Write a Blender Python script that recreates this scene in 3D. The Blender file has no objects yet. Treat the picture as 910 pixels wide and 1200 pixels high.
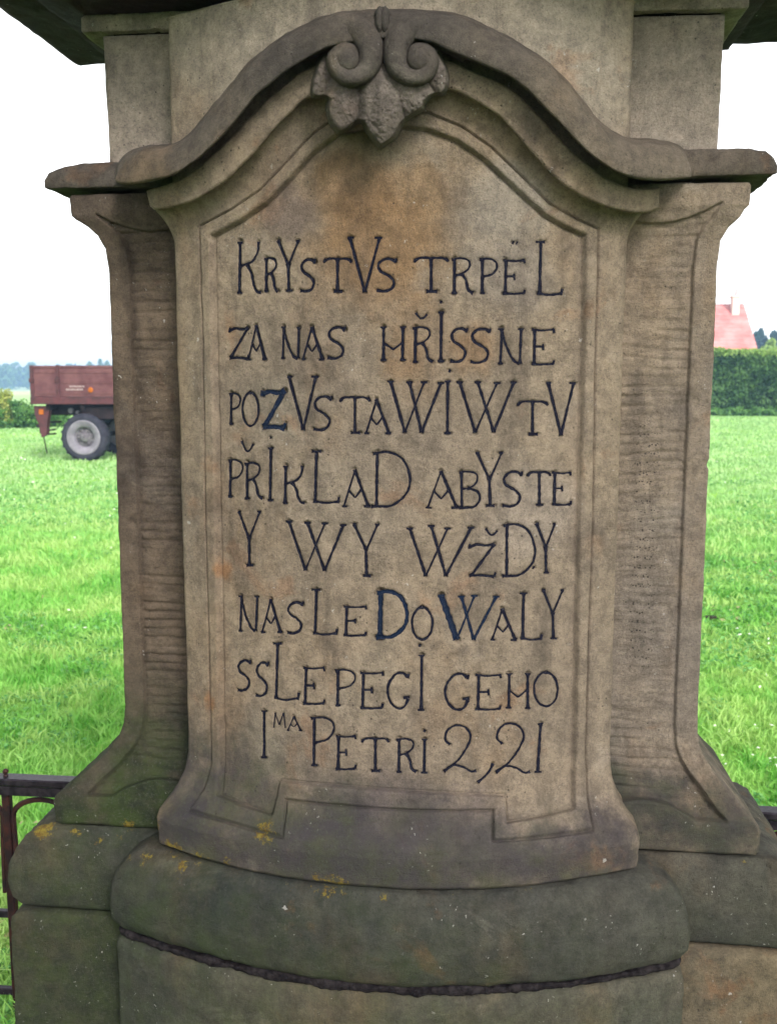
import bpy, bmesh, math, random
import numpy as np
from mathutils import Vector, Matrix
random.seed(4); rng = np.random.default_rng(4)
R = math.radians
scene = bpy.context.scene
C = scene.collection

# ---------------------------------------------------------------- camera, sky, sun, exposure
F, TH, PITCH, DIST = 1167.0, R(6.0), R(7.8), 1.6
CAM = np.array([-0.016 + DIST*math.sin(TH), -DIST*math.cos(TH), 1.6])
FW = np.array([-math.sin(TH)*math.cos(PITCH), math.cos(TH)*math.cos(PITCH), -math.sin(PITCH)])
RT = np.array([math.cos(TH), math.sin(TH), 0.0]); UP = np.cross(RT, FW)
cd = bpy.data.cameras.new('camera'); cam = bpy.data.objects.new('camera', cd); C.objects.link(cam)
cam.location = CAM; cam.rotation_euler = (math.pi/2 - PITCH, 0, TH)
cd.sensor_fit = 'VERTICAL'; cd.sensor_height = 36.0; cd.lens = F/1200*36.0
cd.clip_start = 0.05; cd.clip_end = 6000
cd.dof.use_dof = True; cd.dof.focus_distance = 1.5; cd.dof.aperture_fstop = 11
scene.camera = cam
SUN_EL, SUN_AZ = R(34), R(152)          # azimuth measured clockwise from +Y: in front of the stone and to the right
world = bpy.data.worlds.new('World'); scene.world = world; world.use_nodes = True
wn, wl = world.node_tree.nodes, world.node_tree.links
sky = wn.new('ShaderNodeTexSky'); sky.sky_type = 'NISHITA'; sky.sun_disc = False
sky.sun_elevation = SUN_EL; sky.sun_rotation = SUN_AZ; sky.air_density = 1.0; sky.dust_density = 1.5; sky.ozone_density = 1.0
hs = wn.new('ShaderNodeHueSaturation'); hs.inputs['Saturation'].default_value = 0.10
wl.new(sky.outputs[0], hs.inputs['Color']); wl.new(hs.outputs[0], wn['Background'].inputs[0])
wn['Background'].inputs[1].default_value = 0.15
sd = bpy.data.lights.new('sun', 'SUN'); sd.energy = 1.4; sd.angle = R(14); sd.color = (1, .96, .9)
sun = bpy.data.objects.new('sun', sd); C.objects.link(sun)
sv = Vector((math.sin(SUN_AZ)*math.cos(SUN_EL), math.cos(SUN_AZ)*math.cos(SUN_EL), math.sin(SUN_EL)))
sun.rotation_euler = (-sv).to_track_quat('-Z', 'Y').to_euler(); sun.location = (3, -4, 6)
scene.view_settings.view_transform = 'Standard'; scene.view_settings.look = 'None'
scene.view_settings.exposure = 1.6; scene.view_settings.gamma = 1.0

# ---------------------------------------------------------------- helpers
def ray(x, y): return FW + RT*(x-455)/F - UP*(y-600)/F
def at_y(x, y, Y):
    d = ray(x, y); return CAM + d*((Y-CAM[1])/d[1])
def at_z(x, y, Z):
    d = ray(x, y); return CAM + d*((Z-CAM[2])/d[2])

def hash3(i, j, k, seed):
    h = (i*374761393 + j*668265263 + k*2147483647 + seed*974711) & 0xffffffff
    h = ((h ^ (h >> 13))*1274126177) & 0xffffffff
    return ((h ^ (h >> 16)) & 0xffff)/65535.0*2-1
def noise(p, scale, seed=0):
    q = np.asarray(p, float)*scale + 100.3; i = np.floor(q).astype(np.int64); f = q-i; f = f*f*(3-2*f)
    r = 0
    for a in (0, 1):
        for b in (0, 1):
            for c in (0, 1):
                w = (f[..., 0] if a else 1-f[..., 0])*(f[..., 1] if b else 1-f[..., 1])*(f[..., 2] if c else 1-f[..., 2])
                r = r + w*hash3(i[..., 0]+a, i[..., 1]+b, i[..., 2]+c, seed)
    return r
def smooth(a, b, x):
    t = np.clip((x-a)/(b-a), 0, 1); return t*t*(3-2*t)

def link(name, me, mat=None, parent=None):
    o = bpy.data.objects.new(name, me); C.objects.link(o)
    if mat: me.materials.append(mat)
    if parent: o.parent = parent
    return o
def mesh_np(name, V, Q, mat=None, parent=None, smooth_=True):
    V = np.ascontiguousarray(V, dtype=np.float32).reshape(-1, 3); Q = np.ascontiguousarray(Q, dtype=np.int32)
    n = Q.shape[1]; me = bpy.data.meshes.new(name)
    me.vertices.add(len(V)); me.vertices.foreach_set('co', V.ravel())
    me.loops.add(Q.size); me.loops.foreach_set('vertex_index', Q.ravel())
    me.polygons.add(len(Q)); me.polygons.foreach_set('loop_start', np.arange(0, Q.size, n, dtype=np.int32))
    me.polygons.foreach_set('use_smooth', np.full(len(Q), smooth_, dtype=bool))
    me.update(calc_edges=True); me.validate()
    return link(name, me, mat, parent)
def grid_quads(nr, nc, closed=False):
    r = np.arange(nr-1)[:, None]; c = np.arange(nc if closed else nc-1)[None, :]
    a = r*nc+c; b = r*nc+(c+1) % nc
    return np.stack([a, b, b+nc, a+nc], -1).reshape(-1, 4)
def bm_obj(name, bm, mat=None, parent=None, smooth_=False):
    me = bpy.data.meshes.new(name); bm.to_mesh(me); bm.free()
    if smooth_: me.polygons.foreach_set('use_smooth', [True]*len(me.polygons))
    return link(name, me, mat, parent)
def box(bm, lo, hi, bev=0.0):
    lo, hi = Vector(lo), Vector(hi)
    g = bmesh.ops.create_cube(bm, size=1.0, matrix=Matrix.Translation((lo+hi)/2) @ Matrix.Diagonal((*(hi-lo), 1)))
    if bev:
        es = list({e for v in g['verts'] for e in v.link_edges}); bmesh.ops.bevel(bm, geom=es, offset=bev, segments=1, affect='EDGES')
def tube(bm, pts, rad, seg=8, cap=True):
    pts = [Vector(p) for p in pts]; rings = []
    for i, p in enumerate(pts):
        t = (pts[min(i+1, len(pts)-1)] - pts[max(i-1, 0)]).normalized()
        u = t.cross(Vector((0, 1, 0.01))).normalized(); w = t.cross(u)
        r = rad[i] if hasattr(rad, '__len__') else rad
        rings.append([bm.verts.new(p + u*math.cos(a)*r + w*math.sin(a)*r) for a in [2*math.pi*k/seg for k in range(seg)]])
    for a, b in zip(rings, rings[1:]):
        for k in range(seg): bm.faces.new((a[k], a[(k+1) % seg], b[(k+1) % seg], b[k]))
    if cap: bm.faces.new(rings[0][::-1]); bm.faces.new(rings[-1])
def lathe(bm, prof, centre, axis='Y', seg=32):
    cx, cy, cz = centre; rings = []
    for (r, h) in prof:
        ring = []
        for k in range(seg):
            a = 2*math.pi*k/seg
            if axis == 'Y': ring.append(bm.verts.new((cx+r*math.cos(a), cy+h, cz+r*math.sin(a))))
            else: ring.append(bm.verts.new((cx+r*math.cos(a), cy+r*math.sin(a), cz+h)))
        rings.append(ring)
    for a, b in zip(rings, rings[1:]):
        for k in range(seg): bm.faces.new((a[k], a[(k+1) % seg], b[(k+1) % seg], b[k]))
    bm.faces.new(rings[0][::-1]); bm.faces.new(rings[-1])
def thing(name, label, cat, loc=(0, 0, 0), group=None):
    o = bpy.data.objects.new(name, None); C.objects.link(o); o.location = loc; o.empty_display_size = .2
    o['label'] = label; o['category'] = cat
    if group: o['group'] = group
    return o
def tag(o, label, cat, group=None, kind=None):
    o['label'] = label; o['category'] = cat
    if group: o['group'] = group
    if kind: o['kind'] = kind
    return o

# ---------------------------------------------------------------- materials
class NT:
    def __init__(s, name):
        s.m = bpy.data.materials.new(name); s.m.use_nodes = True; s.t = s.m.node_tree; s.n = s.t.nodes; s.l = s.t.links
        s.b = s.n['Principled BSDF']; s.pos = s.n.new('ShaderNodeNewGeometry').outputs['Position']
    def put(s, sock, v):
        if hasattr(v, 'is_output') or isinstance(v, bpy.types.NodeSocket): s.l.new(v, sock)
        elif isinstance(v, tuple) and len(v) == 3 and sock.type == 'RGBA': sock.default_value = (*v, 1)
        else: sock.default_value = v
    def vscale(s, v, k):
        n = s.n.new('ShaderNodeVectorMath'); n.operation = 'MULTIPLY'; s.l.new(v, n.inputs[0]); n.inputs[1].default_value = k; return n.outputs[0]
    def noise(s, scale, detail=4, rough=.55, vec=None, dist=0):
        n = s.n.new('ShaderNodeTexNoise'); n.inputs['Scale'].default_value = scale; n.inputs['Detail'].default_value = detail
        n.inputs['Roughness'].default_value = rough; n.inputs['Distortion'].default_value = dist; s.l.new(vec or s.pos, n.inputs['Vector']); return n.outputs['Fac']
    def voro(s, scale, out='Distance', vec=None):
        n = s.n.new('ShaderNodeTexVoronoi'); n.inputs['Scale'].default_value = scale; s.l.new(vec or s.pos, n.inputs['Vector']); return n.outputs[out]
    def ramp(s, v, lo, hi, a=0., b=1.):
        n = s.n.new('ShaderNodeMapRange'); n.interpolation_type = 'SMOOTHSTEP'; n.inputs[1].default_value = lo; n.inputs[2].default_value = hi
        n.inputs[3].default_value = a; n.inputs[4].default_value = b; s.l.new(v, n.inputs[0]); return n.outputs[0]
    def math(s, op, a, b=0., c=None):
        n = s.n.new('ShaderNodeMath'); n.operation = op; s.put(n.inputs[0], a); s.put(n.inputs[1], b)
        if c is not None: s.put(n.inputs[2], c)
        return n.outputs[0]
    def mix(s, f, a, b, mode='MIX'):
        n = s.n.new('ShaderNodeMix'); n.data_type = 'RGBA'; n.blend_type = mode
        s.put(n.inputs[0], f); s.put(n.inputs[6], a); s.put(n.inputs[7], b); return n.outputs[2]
    def sep(s, v):
        n = s.n.new('ShaderNodeSeparateXYZ'); s.l.new(v, n.inputs[0]); return n.outputs
    def bump(s, h, strength, dist, prev=None):
        n = s.n.new('ShaderNodeBump'); n.inputs['Strength'].default_value = strength; n.inputs['Distance'].default_value = dist
        s.l.new(h, n.inputs['Height'])
        if prev: s.l.new(prev, n.inputs['Normal'])
        return n.outputs[0]
    def out(s, col=None, rough=None, bump=None, **kw):
        if col is not None: s.put(s.b.inputs['Base Color'], col)
        if rough is not None: s.put(s.b.inputs['Roughness'], rough)
        if bump is not None: s.l.new(bump, s.b.inputs['Normal'])
        for k, v in kw.items(): s.put(s.b.inputs[k.replace('_', ' ')], v)
        return s.m

def sv_pt(px, py, Y): return tuple(float(v) for v in at_y(px, py, Y))
def on_front(px, py):                              # lichen sits on the bowed centre courses or on the flat side courses
    d = ray(px, py)
    if px < 165 and py < 995 or px > 765: return tuple(float(v) for v in at_y(px, py, -.045))
    w = .386; rr = (w*w+.0112)/.212; Y = -.15
    for _ in range(10):
        p = CAM+d*((Y-CAM[1])/d[1]); xx = max(-w, min(w, float(p[0]))); Y = -.105-.106+rr-math.sqrt(rr*rr-xx*xx)
    return tuple(float(v) for v in p)
LICHEN = [(51, 972, -.13, .014), (55, 969, -.13, .012), (165, 969, -.09, .013), (178, 967, -.09, .012), (150, 969, -.09, .01), (140, 983, -.14, .006), (148, 1003, -.14, .006),
          (175, 1009, -.19, .012), (215, 1020, -.2, .012), (212, 1031, -.2, .008), (195, 993, -.13, .011), (204, 998, -.14, .012), (229, 1007, -.15, .011), (228, 1031, -.2, .007), (340, 1035, -.21, .007), (420, 1043, -.21, .006), (188, 1020, -.17, .006), (245, 1012, -.17, .007), (275, 1024, -.18, .005), (90, 975, -.12, .007), (118, 985, -.12, .005), (620, 1041, -.2, .005), (530, 1046, -.21, .006), (770, 1020, -.13, .006), (872, 1008, -.1, .006), (261, 1013, -.17, .009),
          (370, 1036, -.21, .012), (383, 1039, -.21, .014), (398, 1040, -.21, .012), (448, 1046, -.21, .009), (304, 974, -.15, .02), (309, 965, -.15, .012), (372, 1080, -.25, .008)]
def stone(name, c1=(.235, .19, .135), c2=(.155, .125, .105), rust=.5, algae=1.0, zlo=.80, zhi=1.06, dark=0., lichen=False, grain=1., speck=1., patch=None, mul=(1., 1., 1.), drill=False, ga=(.015, .019, .012), gb=(.027, .040, .013)):
    s = NT(name); x, y, z = s.sep(s.pos)
    col = s.mix(s.ramp(s.noise(2.3, 5, .6, dist=.4), .36, .66), c1, c2)
    col = s.mix(s.math('MULTIPLY', s.ramp(s.noise(5.5, 6, .65, vec=s.vscale(s.pos, (1, 1, .55))), .5, .72), .55), col, (.19, .135, .085))
    if patch:
        for (px, py, Y, rad, c, k) in patch:
            n = s.n.new('ShaderNodeVectorMath'); n.operation = 'DISTANCE'; s.l.new(s.pos, n.inputs[0]); n.inputs[1].default_value = sv_pt(px, py, Y)
            d = s.math('MULTIPLY_ADD', s.noise(.9/rad, 5, .65), rad*1.6, n.outputs['Value'])
            col = s.mix(s.math('MULTIPLY', s.ramp(d, rad*1.95, rad*1.2), k), col, c)
    r = s.ramp(s.noise(9, 6, .6, dist=.6), .60, .70)
    col = s.mix(s.math('MULTIPLY', r, rust), col, (.215, .115, .062))
    st = s.ramp(s.noise(22, 5, .6, vec=s.vscale(s.pos, (1, 1, .16))), .48, .74)
    col = s.mix(s.math('MULTIPLY', st, .55), col, (.060, .053, .048))
    gp = s.ramp(s.noise(6.5, 7, .68, dist=.8), .56, .70); col = s.mix(s.math('MULTIPLY', gp, .45), col, (.26, .235, .20))
    dk = s.ramp(s.noise(4.2, 7, .7, dist=1.), .56, .68); col = s.mix(s.math('MULTIPLY', dk, .5), col, (.080, .070, .062))
    col = s.mix(.36, col, s.mix(s.ramp(s.noise(38, 6, .75), .3, .7), (.10, .10, .10), (.90, .88, .84)), 'OVERLAY')
    col = s.mix(.15*grain, col, s.mix(s.ramp(s.noise(230, 4, .85), .36, .64), (.12, .12, .12), (.88, .87, .85)), 'OVERLAY')
    col = s.mix(s.math('MULTIPLY', s.ramp(s.noise(420, 2, .7), .54, .68), .4*grain), col, (.045, .04, .035))
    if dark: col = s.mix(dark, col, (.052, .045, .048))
    if mul != (1., 1., 1.): col = s.mix(1.0, col, mul, 'MULTIPLY')
    # algae: grows from the base upward, heavier on the left
    if algae:
        h = s.math('ADD', z, s.math('MULTIPLY', s.noise(7, 6, .65), -.34)); h = s.math('ADD', h, s.math('MULTIPLY', s.ramp(x, -.6, .55), .17))
        g = s.ramp(h, zhi-.16, zlo-.16)
        g = s.math('MULTIPLY', g, s.ramp(s.noise(13, 5, .6), .28, .58, .45, 1.))
        gc = s.mix(s.ramp(s.noise(18, 5, .7), .35, .65), ga, gb)
        gc = s.mix(s.ramp(s.noise(210, 4, .85), .50, .72), gc, (.055, .060, .045))
        col = s.mix(s.math('MULTIPLY', g, algae), col, gc)
    # pale splashes and crumbs
    wv = s.n.new('ShaderNodeVectorMath'); wv.operation = 'ADD'; s.l.new(s.pos, wv.inputs[0]); nc = s.n.new('ShaderNodeTexNoise'); nc.inputs['Scale'].default_value = 160; s.l.new(s.pos, nc.inputs['Vector'])
    s.l.new(s.vscale(nc.outputs['Color'], (.012, .012, .012)), wv.inputs[1]); wv = wv.outputs[0]
    v = s.voro(30, vec=wv); sp = s.math('MULTIPLY', s.ramp(v, .10, .06), s.ramp(s.noise(9, 3), .57, .62))
    v2 = s.voro(95, vec=wv); sp2 = s.math('MULTIPLY', s.ramp(v2, .16, .09), s.ramp(s.noise(11, 3), .55, .66))
    col = s.mix(s.math('MULTIPLY', s.math('MAXIMUM', sp, sp2), .5*speck), col, (.40, .385, .36))
    pit = s.math('MULTIPLY', s.ramp(s.voro(85), .16, .06), s.ramp(s.noise(14, 3), .5, .62))
    col = s.mix(s.math('MULTIPLY', pit, .75), col, (.03, .026, .024))
    if drill:
        ph = s.math('ABSOLUTE', s.math('SUBTRACT', s.math('FRACT', s.math('DIVIDE', z, .0150)), .5))
        m_ = s.math('MULTIPLY', s.ramp(ph, .30, .12), s.math('MULTIPLY', s.ramp(s.math('ABSOLUTE', s.math('SUBTRACT', x, .392)), .026, .014), s.ramp(s.math('ABSOLUTE', s.math('SUBTRACT', z, 1.33)), .24, .16)))
        m_ = s.math('MULTIPLY', m_, s.ramp(s.voro(210), .42, .25)); col = s.mix(s.math('MULTIPLY', m_, .85), col, (.02, .017, .016))
    if lichen:
        f = None; w = s.noise(95, 6, .8)
        for (px, py, Y, rad) in LICHEN:
            n = s.n.new('ShaderNodeVectorMath'); n.operation = 'DISTANCE'; s.l.new(s.pos, n.inputs[0]); n.inputs[1].default_value = on_front(px, py)
            d = s.math('SUBTRACT', rad*1.15, n.outputs['Value'])
            f = d if f is None else s.math('MAXIMUM', f, d)
        f = s.math('ADD', f, s.math('MULTIPLY', s.math('SUBTRACT', w, .5), .06))
        f = s.ramp(f, .0, .007)
        lc = s.mix(s.ramp(s.noise(160, 3), .4, .6), (.165, .125, .02), (.10, .062, .014))
        col = s.mix(s.math('MULTIPLY', f, .85), col, lc)
    b = s.bump(s.noise(26, 6, .65), .5, .012)
    b = s.bump(s.noise(120, 6, .8), .75, .0045, b)
    b = s.bump(s.noise(480, 3, .85), .8, .0014, b)
    b = s.bump(s.math('SUBTRACT', 1.0, pit), .8, .002, b)
    return s.out(col, s.ramp(s.noise(40, 3), .3, .7, .72, .95), b, Specular_IOR_Level=.06)

PAT_PANEL = [(450, 290, -.15, .11, (.185, .118, .062), .75), (560, 410, -.15, .05, (.20, .13, .075), .7), (410, 215, -.15, .08, (.165, .108, .06), .7), (500, 220, -.15, .06, (.20, .135, .075), .6), (470, 420, -.15, .04, (.18, .12, .07), .6), (330, 200, -.12, .05, (.12, .095, .075), .6), (450, 975, -.18, .10, (.085, .075, .082), .8), (560, 975, -.18, .07, (.085, .075, .082), .7), (340, 250, -.13, .05, (.11, .09, .09), .6),
             (260, 670, -.1, .02, (.24, .12, .05), .6), (238, 825, -.1, .022, (.25, .12, .05), .65), (705, 640, -.1, .03, (.2, .12, .07), .5)]
PAT_PANEL += [(x, y, -.2, .07, (.062, .058, .064), .85) for x, y in ((300, 985), (350, 1000), (400, 1010), (460, 1015), (520, 1010), (580, 1005), (640, 1000), (400, 965), (500, 965), (700, 985))]
PAT_PANEL += [(x, y, -.13, .05, (.060, .055, .058), .85) for x, y in ((655, 1000), (690, 1010), (725, 1000), (735, 975), (600, 1015), (210, 960), (205, 985), (700, 975))]
PAT_PANEL += [(x, y, -.12, .12, (.25, .232, .195), .8) for x, y in ((250, 60), (340, 15), (600, 20), (680, 60), (700, 110), (450, 0))]
PAT_PANEL += [(590, 240, -.14, .08, (.24, .225, .20), .75), (620, 600, -.12, .09, (.25, .225, .20), .6), (400, 600, -.14, .09, (.26, .23, .185), .5), (450, 800, -.14, .08, (.26, .23, .18), .5), (600, 330, -.12, .07, (.19, .175, .16), .6), (330, 480, -.12, .06, (.19, .175, .145), .6), (300, 880, -.12, .06, (.15, .145, .12), .6)]
PAT_WR = [(x, y, -.08, .055, (.055, .055, .052), .9) for x, y in ((765, 985), (810, 975), (860, 985), (880, 950), (770, 955), (840, 945), (735, 990))] + [(855, 955, -.09, .02, (.17, .09, .04), .5)]
M_PANEL = stone('sandstone_panel', c1=(.235, .198, .150), c2=(.185, .160, .130), algae=.9, zlo=.95, zhi=1.10, lichen=True, rust=.35, patch=PAT_PANEL, ga=(.034, .030, .033), gb=(.040, .042, .026), mul=(.82, .755, .725))
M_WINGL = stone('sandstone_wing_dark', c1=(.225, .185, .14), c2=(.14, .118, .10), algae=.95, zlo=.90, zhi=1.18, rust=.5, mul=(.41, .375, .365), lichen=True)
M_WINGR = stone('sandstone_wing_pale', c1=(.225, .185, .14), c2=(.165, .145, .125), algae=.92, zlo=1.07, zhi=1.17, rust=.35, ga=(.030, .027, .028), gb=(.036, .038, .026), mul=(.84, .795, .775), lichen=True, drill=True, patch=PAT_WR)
M_BASE = stone('sandstone_base', c1=(.11, .105, .085), c2=(.050, .053, .058), algae=.8, zlo=.66, zhi=1.02, lichen=True, rust=.5, mul=(.52, .52, .51))
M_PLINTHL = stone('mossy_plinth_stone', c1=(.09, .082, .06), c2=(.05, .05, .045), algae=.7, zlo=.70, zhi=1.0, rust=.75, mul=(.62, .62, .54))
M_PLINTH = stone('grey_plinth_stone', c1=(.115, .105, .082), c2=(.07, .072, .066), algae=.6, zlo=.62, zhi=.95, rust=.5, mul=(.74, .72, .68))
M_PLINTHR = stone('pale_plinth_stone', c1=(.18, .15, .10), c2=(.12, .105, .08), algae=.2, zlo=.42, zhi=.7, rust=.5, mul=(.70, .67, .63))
M_ATTIC = stone('sandstone_attic', c1=(.29, .25, .205), c2=(.23, .20, .168), algae=0, rust=.12, mul=(.82, .79, .79))
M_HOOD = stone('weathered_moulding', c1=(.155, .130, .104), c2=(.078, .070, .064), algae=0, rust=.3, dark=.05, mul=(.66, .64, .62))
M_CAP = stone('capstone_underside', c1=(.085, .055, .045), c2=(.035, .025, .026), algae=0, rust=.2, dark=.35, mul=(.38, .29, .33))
M_SHELL = stone('carved_shell_stone', c1=(.19, .165, .135), c2=(.125, .112, .10), algae=0, rust=.1, mul=(.72, .68, .68))
def make_seam():
    s = NT('crumbling_seam'); col = s.mix(s.ramp(s.noise(90, 5, .7), .35, .7), (.005, .004, .005), (.024, .020, .021))
    b = s.bump(s.noise(110, 5, .8), 1., .006); return s.out(col, .9, b, Specular_IOR_Level=.05)
M_SEAM = make_seam()
def make_paint(name, c, wear=.62):
    s = NT(name); w = s.ramp(s.noise(230, 4, .7), wear+.02, wear+.09)
    col = s.mix(w, c, (.17, .14, .115)); col = s.mix(s.math('MULTIPLY', s.ramp(s.noise(500, 2), .5, .7), .35), col, (.05, .05, .06))
    return s.out(col, .85, None, Specular_IOR_Level=.03)
M_INK = make_paint('faded_black_lettering_paint', (.005, .005, .010), .66)
M_BLUE = make_paint('blue_black_lettering_paint', (.004, .008, .019), .66)

def simple(name, c, c2=None, sc=8, rough=.6, bumpd=0, metallic=0., bsc=30):
    s = NT(name); col = s.mix(s.ramp(s.noise(sc, 5, .65), .35, .65), c, c2 or tuple(v*.6 for v in c))
    return s.out(col, rough, s.bump(s.noise(bsc, 4), .5, bumpd) if bumpd else None, Metallic=metallic, Specular_IOR_Level=.12)
M_IRON = simple('rusty_painted_iron', (.012, .007, .008), (.034, .012, .010), 40, .5, .002, .3, 150)
M_RAIL = simple('dark_iron_rail', (.008, .006, .009), (.024, .019, .024), 60, .4, .001, .4, 150)

# ---------------------------------------------------------------- monument geometry
HW, YC, BOW = .342, -.06, .10
def bow_y(x, o, of=None, bow=BOW):                                   # front surface of the bowed centre, at outward offset o
    w = HW+o; r = (w*w+bow*bow)/(2*bow); x = np.clip(np.asarray(x, float), -w*1.25, w*1.25); of = o if of is None else of
    return YC - of - bow + r - np.sqrt(r*r - x*x)
def S(px, py, o):                                  # point of the bowed surface seen at a photo position
    d = ray(px, py); Y = YC-o-BOW*.7
    for _ in range(12):
        p = CAM + d*((Y-CAM[1])/d[1]); Y = float(bow_y(p[0], o))
    return p

def path_centre(o, nf, ns=5, rc=.010, deep=.12, kf=1., bow=BOW):
    w = HW+o; pts = []; of = o*kf; rs = rc; sl = 2*bow*w/(w*w)*rc*.9
    for t in np.linspace(0, 1, ns): pts.append((-w, (YC-of+rc)*t + deep*(1-t)))
    k = 4
    for a in np.linspace(0, math.pi/2, k+1)[1:-1]: pts.append((-w+rc*(1-math.cos(a)), YC-of+rc-(rc+sl)*math.sin(a)))
    xs = np.linspace(-w+rc, w-rc, nf)
    ys = bow_y(xs, o, of, bow); e = 0
    L = pts + [(x, y-e*0) for x, y in zip(xs, ys)]
    return np.array(L + [(-a, b) for a, b in pts[::-1]])
def path_wing(o, hw, side, nf=70, ns=60, rc=.005, depth=.235, inner=.27, kf=.38):
    X, Y0, Y1 = hw+o, -o*kf, depth+o*kf*1.05
    L = [(x, Y0) for x in np.linspace(inner, X-rc, nf)]
    L += [(X-rc+rc*math.sin(a), Y0+rc-rc*math.cos(a)) for a in np.linspace(0, math.pi/2, 5)[1:]]
    L += [(X, y) for y in np.linspace(Y0+rc, Y1-rc, ns)[1:]]
    L += [(X-rc+rc*math.cos(a), Y1-rc+rc*math.sin(a)) for a in np.linspace(0, math.pi/2, 4)[1:]]
    L += [(x, Y1) for x in np.linspace(X-rc, 0, 14)[1:]]
    L = np.array(L)
    if side < 0: L = L*np.array([-1, 1]); L = L[::-1]
    return L
def dense_profile(prof, step):
    P = [np.array(prof[0], float)]
    for a, b in zip(prof, prof[1:]):
        a, b = np.array(a, float), np.array(b, float); n = max(1, int(np.hypot(*(b-a))/step))
        for k in range(1, n+1): P.append(a+(b-a)*k/n)
    return P
def loft(name, pathfn, prof, mat, parent, step=.005, rough=.0012, disp=None, seed=0, chips=True):
    """profile (o, z) from bottom to top round a plan path"""
    P = dense_profile(prof, step); rows = []; O = []
    for o, z in P:
        xy = pathfn(o); rows.append(np.column_stack([xy, np.full(len(xy), z)])); O.append(o)
    V = np.array(rows); nr, nc = V.shape[:2]
    dr = np.gradient(V, axis=0); dc = np.gradient(V, axis=1); N = np.cross(dc, dr); N /= np.linalg.norm(N, axis=2, keepdims=True)+1e-9
    d = rough*(noise(V, 14, seed)+.8*noise(V, 37, seed+1)+.45*noise(V, 95, seed+2)+.3*noise(V, 210, seed+5))
    if chips: d = d - .004*np.clip(noise(V, 30, seed+7)*.6+noise(V, 75, seed+8)*.6-.52, 0, 1)*2
    if disp is not None: d = d + disp(V, np.array(O)[:, None])
    V = V + N*d[..., None]
    return mesh_np(name, V, grid_quads(nr, nc), mat, parent), V

mon = thing('stone_monument', 'weathered sandstone wayside monument pedestal carved with a black-painted Czech inscription and shell scroll pediment', 'monument')

def wing_set(side, hw):
    ofs = 0.006*(1 if side < 0 else -1)
    w8 = lambda o: path_wing(o, hw, side, 70, 60, kf=.30)
    w = lambda o, nf=70, ns=60: path_wing(o, hw, side, nf, ns)
    sd_ = 11 if side < 0 else 31
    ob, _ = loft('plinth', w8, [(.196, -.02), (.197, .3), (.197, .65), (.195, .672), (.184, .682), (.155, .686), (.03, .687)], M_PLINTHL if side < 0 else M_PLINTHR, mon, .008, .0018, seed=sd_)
    t = ofs
    loft('torus_course', w8, [(.03, .689), (.150+t, .690), (.170+t, .695), (.184+t, .711), (.190+t, .737), (.187+t, .768), (.176+t, .797), (.160+t, .818), (.140+t, .831), (.115, .837), (.03, .838)], M_BASE, mon, .005, .0020, seed=sd_+2)
    fl = [(.02, .840), (.096+t*1.5, .840), (.104+t*1.5, .845), (.106+t*1.5, .880), (.103+t*1.5, .888), (.093+t, .899), (.077+t, .914), (.050, .940), (.025, .966), (.010, .988), (.003, 1.008), (0, 1.04)]
    ft = [(0, 1.765), (.004, 1.803), (.014, 1.822), (.029, 1.836), (.040+t, 1.846), (.046+t, 1.852), (.047+t, 1.858), (.047+t, 1.880), (.044+t, 1.884), (.008, 1.886)]
    gx = hw-.037; amp = .0052 if side < 0 else .0034
    def disp(V, O):
        x = np.abs(V[..., 0])-O*.9; z = V[..., 2]; front = (V[..., 1] < -O*.38+.004)
        top = 1.838-.012*(1-((np.abs(V[..., 0])-.39)/.06)**2); bot = np.maximum(.905+.018*(1-((np.abs(V[..., 0])-.395)/.07)**2), .894)
        m = front*smooth(gx+.001, gx-.002, x)*smooth(top+.002, top-.002, z)*smooth(bot-.004, bot+.004, z)
        zz = z + .0055*noise(V*np.array([1, 1, .7]), 11, sd_+21) + .0015*noise(V, 60, sd_+25)
        ph = (zz/.0150) % 1.0; edge = np.exp(-((ph-.5)/.11)**2)*np.clip(.45+.75*noise(V*np.array([.35, .35, 1]), 45, sd_+22)+.3*noise(V, 8, sd_+24), 0, 1.3)
        d = -m*(.005 + .010*smooth(1.01, .93, z) + amp*edge + .0012*noise(V*np.array([.6, .6, 2.5]), 80, sd_+23))
        d = d + (V[..., 1] < .02)*(np.abs(V[..., 0]) < hw+O-.004)*smooth(bot+.003, bot-.003, z)*np.clip(.041-O*.38, 0, .05)*smooth(.840, .847, z)
        d = d - front*.005*np.exp(-((x-gx)/.0016)**2)*smooth(.93, .97, z)*smooth(1.845, 1.83, z)
        d = d - front*.004*np.exp(-((z-top)/.0018)**2)*smooth(gx+.002, gx-.002, x)
        return d
    prof = fl + [(0, 1.20), (0, 1.4), (0, 1.6)] + ft
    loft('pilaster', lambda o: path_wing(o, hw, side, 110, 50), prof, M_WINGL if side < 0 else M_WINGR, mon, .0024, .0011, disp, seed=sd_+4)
    k = .010 if side < 0 else -.002
    loft('side_cornice', w, [(.0, 1.892), (.072+k, 1.892), (.0765+k, 1.894), (.077+k, 1.904), (.071+k, 1.916), (.058, 1.927), (.036, 1.933), (.0, 1.935)], M_HOOD, mon, .004, .0014, seed=sd_+6)
    loft('attic_block', lambda o: path_wing(o, hw-.004, side, 50, 40), [(-.003, 1.925), (-.002, 2.05), (-.001, 2.126), (-.02, 2.128)], M_ATTIC, mon, .008, .0010, seed=sd_+8)
    loft('attic_band', w, [(-.01, 2.130), (.024, 2.131), (.026, 2.134), (.026, 2.152), (.022, 2.156), (.01, 2.157)], M_ATTIC, mon, .004, .0012, seed=sd_+9)
wing_set(-1, .471); wing_set(1, .486)

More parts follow.
